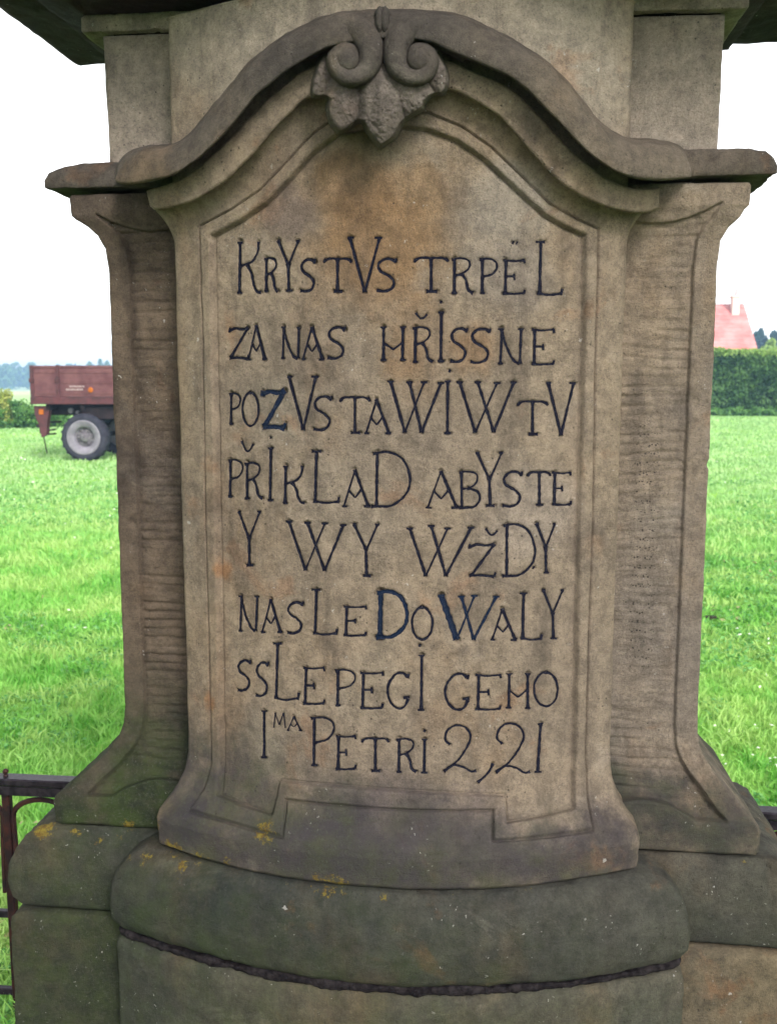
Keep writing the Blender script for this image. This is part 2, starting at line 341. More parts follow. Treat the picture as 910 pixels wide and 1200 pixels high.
# capstone: cove, thin fillet and overhanging slab, one block all round
def path_cap(o, n=40):
    w, y0, y1 = .48+o, -.16-o*.6, .27+o*.8; L = []
    for a, b in (((-w, y0), (w, y0)), ((w, y0), (w, y1)), ((w, y1), (-w, y1)), ((-w, y1), (-w, y0))):
        for t in np.linspace(0, 1, n, endpoint=False): L.append((a[0]+(b[0]-a[0])*t, a[1]+(b[1]-a[1])*t))
    L.append(L[0]); return np.array(L)
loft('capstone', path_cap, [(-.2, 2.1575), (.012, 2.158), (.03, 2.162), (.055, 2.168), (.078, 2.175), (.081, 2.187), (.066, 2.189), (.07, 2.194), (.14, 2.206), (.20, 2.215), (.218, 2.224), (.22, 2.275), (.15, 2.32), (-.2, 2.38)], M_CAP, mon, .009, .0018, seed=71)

# centre stack
def pc(nf, kf=1., bow=.112): return lambda o: path_centre(o, nf, kf=kf, bow=bow)
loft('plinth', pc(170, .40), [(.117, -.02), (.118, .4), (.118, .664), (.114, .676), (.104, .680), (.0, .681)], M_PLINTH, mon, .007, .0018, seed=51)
loft('mortar_seam', pc(300, .40), [(.05, .679), (.106, .6805), (.111, .684), (.112, .690), (.107, .6935), (.05, .695)], M_SEAM, mon, .0022, .0034, seed=53)
loft('torus_course', pc(220, .44), [(.05, .694), (.098, .695), (.113, .703), (.121, .718), (.124, .742), (.120, .770), (.110, .797), (.090, .820), (.066, .833), (.045, .836), (.0, .837)], M_BASE, mon, .0045, .0020, seed=55)

# photo polylines of the panel relief
INNER_L = [(247, 276), (249, 400), (253, 600), (256, 750), (258, 926)]
INNER_B = [(258, 926), (290, 938), (323, 948), (329, 915), (390, 921), (450, 926), (520, 930), (592, 932), (593, 958), (635, 951), (673, 942)]
INNER_R = [(673, 942), (677, 800), (680, 600), (686, 400), (687, 275)]
INNER_T = [(687, 275), (664, 265), (640, 251), (610, 224), (570, 187), (535, 163), (500, 150), (450, 146), (400, 152), (365, 178), (335, 212), (310, 237), (280, 258), (247, 276)]
OUT_L = [(234, 265), (238, 400), (241, 600), (245, 760), (248, 895), (243, 918), (231, 935)]
OUT_B = [(231, 935), (270, 948), (300, 957), (337, 967), (337, 934), (400, 941), (450, 945), (520, 947), (577, 946), (577, 973), (630, 968), (692, 957)]
OUT_R = [(692, 957), (687, 930), (686, 880), (688, 800), (694, 620), (697, 420), (701, 268)]
OUT_T = [(701, 268), (676, 257), (643, 238), (610, 205), (575, 172), (540, 148), (500, 132), (450, 128), (400, 132), (365, 158), (335, 190), (305, 222), (270, 246), (234, 265)]
def to_xz(L, o=0):
    q = [S(x, y, o) for x, y in L]; return np.array([(p[0], p[2]) for p in q])
def seg_dist(X, Z, P, dmax=.02):
    D = np.full(X.shape, dmax)
    for (x0, z0), (x1, z1) in zip(P, P[1:]):
        dx, dz = x1-x0, z1-z0; t = np.clip(((X-x0)*dx+(Z-z0)*dz)/(dx*dx+dz*dz+1e-12), 0, 1)
        D = np.minimum(D, np.hypot(X-x0-t*dx, Z-z0-t*dz))
    return D
def inside(X, Z, P):
    r = np.zeros(X.shape, bool)
    for (x0, z0), (x1, z1) in zip(P, np.roll(P, -1, axis=0)):
        if z0 == z1: continue
        r ^= ((z0 > Z) != (z1 > Z)) & (X < (x1-x0)*(Z-z0)/(z1-z0)+x0)
    return r
P_IN = to_xz(INNER_L[:-1]+INNER_B[:-1]+INNER_R[:-1]+INNER_T[:-1]); P_INC = np.vstack([P_IN, P_IN[:1]])
P_OUT = to_xz(OUT_L[:-1]+OUT_B[:-1]+OUT_R[:-1]+OUT_T[:-1]); P_OUTC = np.vstack([P_OUT, P_OUT[:1]])
COVE = to_xz([(190, 296), (212, 284), (234, 263)] + OUT_T[::-1][1:-1] + [(701, 266), (722, 284), (750, 296)])
FU = [(171, 219), (178, 216), (204, 208), (231, 192), (257, 167), (282, 142), (304, 117), (333, 93), (366, 72), (448, 55), (524, 66), (551, 78), (590, 93), (615, 110), (632, 127), (650, 145), (669, 166), (689, 186), (709, 201), (732, 212), (755, 216), (773, 215)]
FL = [(176, 243), (184, 246), (206, 242), (234, 233), (262, 214), (284, 194), (306, 170), (338, 135), (366, 113), (448, 95), (524, 104), (551, 115), (577, 131), (597, 150), (612, 168), (630, 188), (653, 211), (676, 227), (699, 239), (722, 246), (752, 250), (771, 245)]
_c = lambda k: [((a[0]*(1-k)+b[0]*k), (a[1]*(1-k)+b[1]*k)) for a, b in zip(FU, FL)]
HOODMID = to_xz([(120, 225)]+_c(.55)+[(830, 225)], .02)

# ---------------------------------------------------------------- the inscription, letter by letter
def cr(P, n=7):
    P = [np.array(p, float) for p in P]; Q = [2*P[0]-P[1]] + P + [2*P[-1]-P[-2]]; out = []
    for i in range(1, len(Q)-2):
        for t in np.linspace(0, 1, n, endpoint=False):
            a, b, c, d = Q[i-1], Q[i], Q[i+1], Q[i+2]
            out.append(.5*((2*b)+(-a+c)*t+(2*a-5*b+4*c-d)*t*t+(-a+3*b-3*c+d)*t**3))
    out.append(P[-1]); return out
K, H_ = 1.0, .62      # thick and thin strokes
def ell(cx, cy, rx, ry): return [(cx+rx*math.sin(a), cy-ry*math.cos(a)) for a in np.linspace(0, 2*math.pi, 25)]
G = {
 'A': [([(.03, 1), (.47, 0)], H_), ([(.45, 0), (.97, 1)], K), ([(.24, .56), (.47, .76), (.70, .54)], H_*.9), ([(-.04, 1), (.16, 1)], H_), ([(.8, 1), (1.05, 1)], .8)],
 'B': [([(.1, 0), (.12, 1)], K), (cr([(0, .02), (.45, 0), (.82, .08), (.82, .3), (.5, .44), (.15, .48)]), H_), (cr([(.4, .46), (.85, .55), (.98, .76), (.75, .96), (.35, 1), (0, 1)]), .8)],
 'D': [([(.12, 0), (.1, 1)], K), (cr([(0, .03), (.4, 0), (.8, .13), (1, .45), (.92, .75), (.55, .97), (.2, 1), (-.04, 1)]), .8)],
 'E': [([(.14, .02), (.1, .99)], K), (cr([(0, .02), (.5, .05), (.98, .02)]), H_), ([(.96, .0), (1, .12)], .8), ([(.12, .5), (.52, .5)], H_), ([(.5, .42), (.52, .6)], .7), (cr([(0, .98), (.5, 1), (.96, .98)]), .7), ([(.96, .99), (1, .88)], .8)],
 'G': [(cr([(.92, .1), (.72, .0), (.4, .03), (.1, .27), (.02, .55), (.18, .85), (.5, 1), (.8, .94), (.95, .74)]), K*.85), ([(.98, .02), (.93, .15)], .9), ([(.74, .7), (1.02, .68)], .9)],
 'H': [([(.14, 0), (.12, 1)], K), ([(.88, 0), (.87, 1)], K), ([(.13, .48), (.5, .68), (.87, .46)], H_), ([(.0, .0), (.26, .0)], H_*.8), ([(.76, 0), (1, 0)], H_*.8), ([(0, 1), (.24, 1)], H_), ([(.76, 1), (1, 1)], H_)],
 'I': [([(.55, 0), (.48, 1)], K), ([(.12, .0), (.95, .0)], H_), ([(.05, 1), (.95, 1)], .8)],
 'K': [([(.12, 0), (.1, 1)], K), ([(0, .02), (.22, .02)], H_), (cr([(.92, 0), (.88, .2), (.65, .38), (.15, .48)]), .75), (cr([(.42, .45), (.62, .62), (.72, .85), (.86, .98), (1.02, .99)]), .9), ([(0, 1), (.22, 1)], H_)],
 'L': [([(.18, 0), (.13, .97)], K), ([(.0, .0), (.34, .0)], H_), (cr([(.05, .96), (.5, 1), (.96, .97)]), .75), ([(.95, 1), (1, .88)], .9)],
 'M': [([(.0, 1), (.14, 0)], H_), ([(.14, 0), (.5, .8)], H_), ([(.5, .8), (.86, 0)], H_), ([(.86, 0), (1, 1)], H_)],
 'N': [([(.16, 0), (.1, 1)], .8), (cr([(.12, 0), (.32, .5), (.6, .9), (.82, 1)]), .85), ([(.9, .03), (.86, 1)], .9), ([(0, .02), (.2, .02)], H_), ([(0, 1), (.2, 1)], H_), ([(.78, .03), (1, .03)], H_)],
 'O': [(ell(.5, .5, .5, .5), .8)],
 'P': [([(.14, 0), (.12, 1)], K), (cr([(0, .03), (.45, 0), (.9, .09), (.98, .28), (.7, .46), (.18, .53)]), H_*1.1), ([(0, 1), (.28, 1)], .7)],
 'R': [([(.14, 0), (.12, 1)], K), (cr([(0, .05), (.4, 0), (.78, .07), (.82, .27), (.5, .44), (.15, .5)]), H_*1.1), (cr([(.48, .46), (.66, .64), (.76, .9), (1, 1)]), .9), ([(0, 1), (.26, 1)], .7)],
 'S': [(cr([(.97, .1), (.7, .02), (.36, .05), (.12, .2), (.22, .39), (.6, .52), (.88, .7), (.78, .91), (.42, 1), (.04, .97)]), .9), ([(1, 0), (.94, .14)], .8)],
 'T': [(cr([(.02, .1), (.18, .02), (.5, .02), (.82, .02), (.98, .09)]), .75), ([(0, .14), (.08, .03)], .8), ([(.92, .02), (1, .13)], .8), ([(.5, .02), (.5, 1)], K), ([(.36, 1), (.68, 1)], .8)],
 'V': [([(.06, 0), (.5, 1)], K), ([(.92, 0), (.5, 1)], .9), ([(0, .0), (.17, .0)], .8), ([(.78, .0), (1, .0)], .8)],
 'Y': [([(.05, 0), (.5, .5)], .85), ([(.95, 0), (.5, .5)], H_*1.1), ([(.5, .47), (.52, 1)], K), ([(0, 0), (.14, 0)], .7), ([(.84, 0), (1, 0)], .7), ([(.38, 1), (.68, 1)], .7)],
 'Z': [(cr([(.02, .1), (.3, .02), (.65, .05), (.97, .0)]), .85), ([(.97, .0), (.1, .95)], .9), (cr([(.02, .97), (.5, .96), (.95, 1)]), .8), ([(.0, .15), (.04, .0)], .8), ([(.95, 1), (1, .86)], .7)],
 '2': [(cr([(.2, .42), (.04, .3), (.12, .1), (.4, 0), (.7, .06), (.84, .25), (.7, .5), (.4, .78), (.0, 1)]), .75), (cr([(.0, .98), (.28, .86), (.62, .9), (.85, .99), (1.02, .97)]), .75)],
 ',': [(cr([(1, 0), (.8, .35), (.45, .7), (0, 1)]), .85)],
 '1': [([(.75, 0), (.4, 1)], K), ([(.45, .03), (1, 0)], .7), ([(.05, 1), (.8, 1)], .8)],
 '.': [([(.3, .4), (.7, .6)], 1.1)],
 'v': [(cr([(0, 0), (.3, .8), (.5, 1), (.75, .8), (1, .3)]), .6)],
}
def Wg(a, b, c, d, e, f): return ('W', (a, b, c, d, e, f))
LET = [  # glyph, box in the photograph, extra strokes, paint
 ('K', 275, 283, 302, 343), ('R', 307, 302, 323, 341), ('Y', 321.5, 281.5, 348.5, 340), ('S', 348.5, 303, 367.5, 341), ('T', 377, 302, 410.5, 341), ('V', 406, 278, 447, 342), ('S', 439.5, 302, 464, 341),
 ('T', 485, 301, 526, 341), ('R', 530, 302, 555.5, 343), ('P', 563.5, 302.5, 584, 343), ('E', 591, 303.5, 617, 344, [('.', 600, 281, 606, 287), ('.', 606, 282, 609, 286)]), ('L', 630.5, 283, 661.5, 345.5),
 ('Z', 265, 384, 288, 420.5), ('A', 287.5, 381, 308, 421), ('N', 326.5, 382.5, 350, 420), ('A', 352, 383, 376.5, 421), ('S', 381, 382.5, 403, 420), ('H', 444.5, 383, 475.5, 422),
 ('R', 483.5, 383, 507.5, 424, [('v', 487, 366, 500.5, 373)]), ('I', 512.5, 366, 521.5, 423, [('.', 514, 350.5, 520, 356.5)]), ('S', 527.5, 384, 548.5, 424), ('S', 551.5, 384.5, 576, 425), ('N', 585, 384.5, 615.5, 426), ('E', 625, 385, 652, 427),
 ('P', 265.5, 461, 278.5, 497), ('O', 281, 460, 299.5, 499.5), ('Z', 304, 458, 331.5, 502, [], 2), ('V', 334, 441.5, 371, 504), ('S', 364, 464, 387, 504), ('T', 396.5, 465, 432.5, 507), ('A', 427, 467.5, 456, 508),
 ('W', (457, 447), (474, 507), (497, 448), (479.5, 448), (494, 507), (517, 449)), ('I', 520.5, 447, 529.5, 508, [('.', 524, 431, 531, 438)]),
 ('W', (539.5, 448), (558, 507), (584, 449), (561, 448), (580, 506.5), (604, 448)), ('T', 608.5, 470, 644.5, 509), ('V', 642.5, 449, 678, 510.5),
 ('P', 264, 539, 281.5, 582), ('R', 283.5, 542.5, 304.5, 584.5, [('v', 280, 517, 294, 529)]), ('I', 310, 525.5, 318, 586.5, [('.', 311.5, 510.5, 317, 515.5)]), ('K', 329, 546, 354, 590), ('L', 363, 529, 396, 590), ('A', 400.5, 551, 431.5, 594), ('D', 436, 530, 480, 594),
 ('A', 500, 552.5, 537, 595.5), ('B', 539, 553, 564, 595.5), ('Y', 558.5, 531, 591.5, 593), ('S', 589.5, 552.5, 614, 594), ('T', 620.5, 553, 648, 592), ('E', 650, 553, 672, 592),
 ('Y', 275, 600, 302.5, 663), ('W', (336, 611.5), (355.6, 669), (378.5, 614), (358, 613), (378.5, 669.5), (400.5, 616)), ('Y', 412, 615, 443.5, 675.5),
 ('W', (480, 620), (499, 676), (525, 620), (505.5, 617), (523, 676), (553, 619)), ('Z', 550.5, 638, 582, 676.5, [('v', 570.5, 620, 584.5, 627.5)]), ('D', 591.5, 615, 629, 675.5, [('.', 625, 663.5, 630, 668)]), ('Y', 630, 614, 654, 671.5),
 ('N', 276, 698.5, 300.5, 740), ('A', 304, 703, 326.5, 741.5), ('S', 333, 706, 353, 743), ('L', 363, 691.5, 393.5, 744.5), ('E', 401, 711, 428, 746), ('D', 441, 694, 476.5, 748, [], 2), ('O', 482.5, 712.5, 507, 750.5, [('.', 489, 754.5, 495, 760.5)]),
 ('W', (517.5, 699), (536, 750.5), (557, 699), (541.5, 700), (556, 750.5), (583, 700), 2), ('A', 577, 714, 606, 750.5), ('L', 611, 696, 637, 750.5), ('Y', 637.5, 692, 663.5, 749),
 ('S', 274, 774, 290.5, 810), ('S', 296, 776.5, 311.5, 816.5), ('L', 317, 755, 348, 821), ('E', 353, 782.5, 378.5, 826), ('P', 391, 786, 415, 828), ('E', 421, 788.5, 448, 831.5), ('G', 453, 790, 479, 831.5), ('I', 489, 769, 498, 833),
 ('G', 521.5, 791, 550.5, 833), ('E', 558, 791, 588.5, 833), ('H', 594.5, 790.5, 624, 831), ('O', 628, 788.5, 656, 828.5),
 ('I', 302.5, 834, 310.5, 888.5), ('M', 318, 836.5, 332, 854), ('A', 334.5, 840.5, 351, 857), ('P', 362.5, 841.5, 390, 898), ('E', 392, 863, 415.5, 903), ('T', 422.5, 866, 455, 905), ('R', 464, 867, 488, 906),
 ('I', 493, 868, 501.5, 907, [('.', 494.5, 855, 500.5, 861)]), ('2', 520.5, 851.5, 558.5, 906), (',', 561, 896, 579, 918), ('2', 582.5, 849, 622, 907), ('1', 627.5, 848, 639, 905.5)]
def letter_strokes(e):
    out = []
    if e[0] == 'W':
        a, b, c, d, f, g = e[1:7]; blue = len(e) > 7
        for p, q, w in ((a, b, K), (c, b, H_), (d, f, K), (g, f, .9)): out.append(([p, q], w*(2.0 if blue and p is a else 1)))
        for p in (a, c, d, g): out.append(([(p[0]-4, p[1]), (p[0]+4, p[1])], .75))
        return out, blue
    g, x0, y0, x1, y1 = e[:5]; ex = e[5] if len(e) > 5 else []; blue = len(e) > 6
    small = (y1-y0) < 25
    for (gg, a, b, c, d) in [(g, x0, y0, x1, y1)] + list(ex):
        for P, w in G[gg]:
            out.append(([(a+(c-a)*u+random.uniform(-.3, .3), b+(d-b)*v+random.uniform(-.3, .3)) for u, v in P], w*(1.75 if blue else 1)*(.6 if small and gg in 'MA' else 1)))
    return out, blue
WID = .0021                                        # half width of a main stroke, metres
def stroke_world(P, w, straight):
    """-> list of (x, z, halfwidth), resampled; stroke ends flare like the chiselled serifs"""
    q = to_xz(P, -.004); L = np.r_[0, np.cumsum(np.hypot(*(np.diff(q, axis=0)).T))]
    n = max(3, int(L[-1]/.0022)); s = np.linspace(0, L[-1], n); x = np.interp(s, L, q[:, 0]); z = np.interp(s, L, q[:, 1])
    e = np.minimum(s, L[-1]-s); f = (1+.75*np.exp(-e/.0022)) if L[-1] > .012 else np.full(n, 1.0)
    jj = rng.uniform(-1, 1, n); jj = (jj+np.roll(jj, 1))*.5; hw = WID*w*f*(1+.30*jj); return np.column_stack([x, z, hw])
ALL = []
for e in LET:
    st, blue = letter_strokes(e); ALL.append(([stroke_world(P, w, len(P) == 2) for P, w in st], blue, e[0]))

# grooves of the letters on a raster in (x, z)
GX0, GX1, GZ0, GZ1, GS = -.30, .32, .93, 1.83, .0010
gx = np.arange(GX0, GX1, GS); gz = np.arange(GZ0, GZ1, GS); GR = np.zeros((len(gz), len(gx)))
for strokes, blue, _ in ALL:
    for st in strokes:
        for (x0, z0, w0), (x1, z1, w1) in zip(st, st[1:]):
            m = .006; i0, i1 = int((min(x0, x1)-m-GX0)/GS), int((max(x0, x1)+m-GX0)/GS)+1; j0, j1 = int((min(z0, z1)-m-GZ0)/GS), int((max(z0, z1)+m-GZ0)/GS)+1
            X, Z = np.meshgrid(gx[i0:i1], gz[j0:j1]); dx, dz = x1-x0, z1-z0; t = np.clip(((X-x0)*dx+(Z-z0)*dz)/(dx*dx+dz*dz+1e-12), 0, 1)
            d = np.hypot(X-x0-t*dx, Z-z0-t*dz); h = 1.6*np.clip((w0+(w1-w0)*t)+.0010-d, 0, 1)
            GR[j0:j1, i0:i1] = np.maximum(GR[j0:j1, i0:i1], h)
def groove(X, Z):
    i = np.clip((X-GX0)/GS, 0, len(gx)-2); j = np.clip((Z-GZ0)/GS, 0, len(gz)-2); a, b = i.astype(int), j.astype(int); u, v = i-a, j-b
    ok = (X > GX0) & (X < GX1) & (Z > GZ0) & (Z < GZ1)
    return ok*(GR[b, a]*(1-u)*(1-v)+GR[b, a+1]*u*(1-v)+GR[b+1, a]*(1-u)*v+GR[b+1, a+1]*u*v)

def panel_relief(V):
    """outward relief of the centre stone at points V (on the smooth bowed surface)"""
    X, Z = V[..., 0], V[..., 2]
    front = smooth(HW-.004, HW-.012, np.abs(X))
    din = seg_dist(X, Z, P_INC); dout = seg_dist(X, Z, P_OUTC)
    ins = inside(X, Z, P_IN); sd1 = np.where(ins, din, -din); ino = inside(X, Z, P_OUT)
    d = -.0085*smooth(-.0005, .0025, sd1)
    d = d - .0060*np.exp(-(dout/.0016)**2) - .0030*np.exp(-((sd1-.002)/.0014)**2)
    d = d + .0022*(ino & ~ins)*np.clip(np.minimum(din, dout)/.003, 0, 1)
    # cove rising from the panel arch to the hood
    cz = np.interp(X, COVE[:, 0], COVE[:, 1]); slope = np.interp(X, COVE[:, 0], np.abs(np.gradient(COVE[:, 1], COVE[:, 0])))
    a = (Z-cz)/np.sqrt(1+np.minimum(slope, 1.2)**2)
    hz = np.interp(X, HOODMID[:, 0], HOODMID[:, 1])
    cv = .026*np.clip(a/.048, 0, 1)**2*smooth(.004, -.004, Z-hz)
    d = front*d + cv
    return d
def stone_noise(V):
    return .0010*(noise(V, 9, 90)+.7*noise(V, 27, 91)+.45*noise(V, 70, 92)+.3*noise(V, 160, 93)) - .004*np.clip(noise(V, 33, 94)*.5+noise(V, 80, 95)*.6-.60, 0, 1)
prof = [(.0, .839), (.038, .840), (.042, .845), (.044, .888), (.041, .899), (.029, .914), (.017, .932), (.007, .955), (.001, .985), (0, 1.01), (0, 1.5), (0, 2.126), (.002, 2.128), (-.02, 2.129)]
P_ = dense_profile(prof, .0013); rows = np.array([np.column_stack([(q := path_centre(o, 560)), np.full(len(q), z)]) for o, z in P_])
dr = np.gradient(rows, axis=0); dc = np.gradient(rows, axis=1); N = np.cross(dc, dr); N /= np.linalg.norm(N, axis=2, keepdims=True)+1e-9
V = rows + N*(panel_relief(rows)+stone_noise(rows)-groove(rows[..., 0], rows[..., 2]))[..., None]
panel = mesh_np('inscribed_stone', V, grid_quads(*V.shape[:2]), M_PANEL, mon)
panel['label'] = 'bowed centre stone with sunk panel carrying eight lines of lettering'

def panel_pt(x, z, extra):
    b = np.stack([x, bow_y(x, 0), z], -1); e = 1e-3
    n = np.stack([-(bow_y(x+e, 0)-bow_y(x-e, 0))/(2*e), np.full_like(x, -1.0), np.zeros_like(x)], -1); n[..., 0] *= -1
    n = np.stack([(bow_y(x+e, 0)-bow_y(x-e, 0))/(2*e), -np.ones_like(x), np.zeros_like(x)], -1); n /= np.linalg.norm(n, axis=-1, keepdims=True)
    return b + n*(panel_relief(b)+stone_noise(b)+extra)[..., None]
for strokes, blue, ch in ALL:
    VV, QQ, off = [], [], 0
    for st in strokes:
        tx = np.gradient(st[:, 0]); tz = np.gradient(st[:, 1]); L = np.hypot(tx, tz)+1e-9; nx, nz = -tz/L, tx/L
        # round the two ends off
        k = np.array([-1, -.55, 0, .55, 1.0]); prof_h = .00025 - .45*(1-np.abs(k))
        x = st[:, 0][:, None]+nx[:, None]*st[:, 2][:, None]*k; z = st[:, 1][:, None]+nz[:, None]*st[:, 2][:, None]*k
        h = -.0005 - .45*(1-np.abs(k))[None, :]*st[:, 2][:, None]
        p = panel_pt(x, z, h); VV.append(p.reshape(-1, 3)); QQ.append(grid_quads(len(st), 5)+off); off += len(st)*5
    o = mesh_np('letter', np.vstack(VV), np.vstack(QQ), M_BLUE if blue else M_INK, panel)
    if blue: o['label'] = 'carved letter repainted in thicker smeared blue-black paint'

# ---------------------------------------------------------------- arched hood, fascia, volutes, shell
HU = [(136, 203), (139, 192), (150, 180), (170, 172), (204, 168), (224, 155), (244, 129), (264, 107), (287, 79), (310, 58), (333, 41), (366, 25), (399, 16), (448, 12), (498, 12.5), (531, 16), (564, 28), (600, 46), (630, 64), (650, 82), (666, 99), (683, 119), (702, 142), (722, 157), (742, 164), (768, 165), (788, 169), (801, 177), (807, 192)]
HL = [(136, 211), (140, 214), (152, 216), (178, 212), (204, 205), (231, 188), (257, 163), (278, 140), (300, 113), (318, 98), (337, 83), (366, 66), (392, 54), (448, 46), (498, 49), (524, 59), (551, 71), (590, 87), (615, 104), (632, 121), (650, 139), (669, 160), (689, 180), (709, 195), (732, 206), (765, 211), (790, 210), (803, 209), (809, 207)]
def resample2(A, B, n):
    A, B = np.array(A, float), np.array(B, float); A = np.array(cr(A, 8)); B = np.array(cr(B, 8)); t = np.linspace(0, 1, len(A)); s = np.linspace(0, 1, n)
    f = lambda Q: np.column_stack([np.interp(s, t, Q[:, 0]), np.interp(s, t, Q[:, 1])]); return f(A), f(B)
def strip(name, U, L, rows, mat, n=420, rough=.0014, seed=0):
    """rows: (blend from upper to lower edge, outward offset)"""
    U, L = resample2(U, L, n); R_ = []
    for (k, o) in dense_profile(rows, .06):
        R_.append([S(*(u*(1-k)+l*k), o) for u, l in zip(U, L)])
    V = np.array(R_); dr = np.gradient(V, axis=0); dc = np.gradient(V, axis=1); N = np.cross(dr, dc); N /= np.linalg.norm(N, axis=2, keepdims=True)+1e-9
    V = V + N*(rough*(noise(V, 16, seed)+.8*noise(V, 40, seed+1)+.5*noise(V, 110, seed+2)))[..., None]
    n2 = V.shape[0]; Q = grid_quads(*V.shape[:2]); caps = []
    for c in (0, V.shape[1]-1):
        for r in range(n2//2-0):
            a, b, c2, d = r*n+c, (r+1)*n+c, (n2-2-r)*n+c, (n2-1-r)*n+c
            if r+1 <= n2-2-r: caps.append([a, b, c2, d])
    return mesh_np(name, V, np.vstack([Q, np.array(caps)]), mat, mon)
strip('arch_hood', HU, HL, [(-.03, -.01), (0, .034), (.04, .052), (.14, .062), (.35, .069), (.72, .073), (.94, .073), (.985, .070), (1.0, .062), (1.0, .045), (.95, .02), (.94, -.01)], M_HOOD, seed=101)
strip('arch_fascia', FU, FL, [(.16, -.01), (.15, .026), (.18, .034), (.4, .035), (.75, .034), (.93, .033), (1.0, .029), (1.01, .018), (.9, .0)], M_PANEL, seed=111)

def volute(flip):
    Pth = [(346, 60, 17), (366, 46, 19), (386, 37, 20), (404, 32, 19), (419, 35, 18), (430, 46, 17), (434, 62, 15.5), (431, 78, 15), (420, 88, 13.5), (407, 89, 13), (397, 81, 13), (395, 70, 12.5), (401, 61, 12), (410, 61, 11), (413, 69, 10), (408, 74, 9)]
    D_ = cr(Pth, 9); nseg = 20; V = []; T = len(D_)
    for i, p in enumerate(D_):
        a = D_[max(i-1, 0)]; b = D_[min(i+1, T-1)]; t = np.array([b[0]-a[0], b[1]-a[1]]); t /= np.linalg.norm(t)+1e-9; nn = np.array([-t[1], t[0]])
        h = .058 + .032*smooth(0.03, .42, i/T) - .006*smooth(.55, .75, i/T) - .002*smooth(.8, 1, i/T); ring = []
        for k in range(nseg):
            u = math.cos(2*math.pi*k/nseg); v = math.sin(2*math.pi*k/nseg)
            q = p[:2] + nn*p[2]*np.sign(u)*abs(u)**.8; x = 897-q[0] if flip else q[0]
            ring.append(S(x, q[1], h-.030 + .030*np.sign(v)*abs(v)**.8))
        V.append(ring)
    V = np.array(V); c = V.mean(1, keepdims=True); V = V + .0012*(noise(V, 45, 5+flip)[..., None])*(V-c)/(np.linalg.norm(V-c, axis=2, keepdims=True)+1e-9)*1.4
    Q = grid_quads(len(V), nseg, True)
    ex = 490 if flip else 407; rg = []
    for rr_, hh in ((14.5, .030), (14.3, .074), (12.8, .083), (9, .0875), (4, .089), (.5, .089)): rg.append([S(ex+rr_*math.cos(a), 70+rr_*1.06*math.sin(a), hh) for a in np.linspace(0, 2*math.pi, nseg, endpoint=False)])
    E_ = np.array(rg); QE = grid_quads(len(rg), nseg, True)+V.shape[0]*nseg
    if not flip: QE = QE[:, ::-1]
    Q = np.vstack([Q, QE]); V = np.concatenate([V, E_])
    if flip: Q = Q[:, ::-1]
    return mesh_np('volute', V, Q, M_HOOD, mon)
M_HOOD2 = stone('scroll_stone', c1=(.14, .125, .108), c2=(.085, .080, .075), algae=0, rust=.25, dark=.05, mul=(.62, .58, .56))
for f in (0, 1): volute(f)

SH = [(371, 70), (366, 84), (362, 100), (363, 114), (372, 117), (382, 117), (381, 128), (384, 142), (390, 152), (397, 158), (408, 154), (422, 145), (428, 155), (434, 163), (440, 170), (446, 175), (454, 170), (463, 164), (469, 154), (474, 145), (485, 137), (496, 130), (500, 121), (508, 114), (518, 113), (524, 107), (528, 96), (526, 80), (519, 66), (509, 52), (449, 40), (385, 52)]
def shell():
    st = .9; xs = np.arange(358, 532, st); ys = np.arange(38, 180, st); X, Y = np.meshgrid(xs, ys); P = np.array(cr(SH+[SH[0]], 5))[:, :2]
    D_ = seg_dist(X, Y, P, 60); I = inside(X, Y, P); sd_ = np.where(I, D_, -D_)
    cx, cy = 447, 60; ang = np.arctan2(X-cx, Y-cy); rad = np.hypot(X-cx, Y-cy); m = np.zeros(X.shape)
    for lx, ly, ra, rb, tilt, hh in ((375, 94, 20, 32, -.2, .022), (402, 118, 26, 48, -.22, .034), (446, 122, 33, 60, .0, .042), (480, 108, 29, 48, .62, .036), (512, 84, 20, 36, .15, .027)):
        u = (X-lx)*math.cos(tilt)+(Y-ly)*math.sin(-tilt); v = (X-lx)*math.sin(tilt)+(Y-ly)*math.cos(tilt)
        m = np.maximum(m, hh*np.sqrt(np.clip(1-(u/ra)**2-(v/rb)**2, 0, 1))*(1+.03*np.cos(u*.35)))
    h = .016 + .022*np.sqrt(np.clip(sd_/5, 0, 1)) + m*smooth(-1, 6, sd_)
    h += .0016*noise(np.stack([X, Y, Y*0], -1), .12, 7)+.0016*noise(np.stack([X, Y, Y*0], -1), .35, 8)
    h = np.where(sd_ < 0, -.01, h)
    V = np.array([S(x, y, o) for x, y, o in zip(X.ravel(), Y.ravel(), h.ravel())])
    Q = grid_quads(*X.shape); keep = (sd_.ravel()[Q] > -1.3).all(1) & (sd_.ravel()[Q] > 0).any(1)
    used = np.unique(Q[keep]); mp = np.zeros(len(V), int); mp[used] = np.arange(len(used))
    return mesh_np('shell_ornament', V[used], mp[Q[keep]], M_SHELL, mon)
shell()
# small bud where the two scrolls meet
bm = bmesh.new(); c = S(448, 17, .062); bmesh.ops.create_icosphere(bm, subdivisions=3, radius=1, matrix=Matrix.Translation(c) @ Matrix.Diagonal((.011, .012, .009, 1)))
for k in (-1, 1):
    c = S(448+k*3, 24, .068); bmesh.ops.create_icosphere(bm, subdivisions=2, radius=1, matrix=Matrix.Translation(c) @ Matrix.Diagonal((.006, .012, .018, 1)))
bm_obj('bud', bm, M_HOOD2, mon, True)
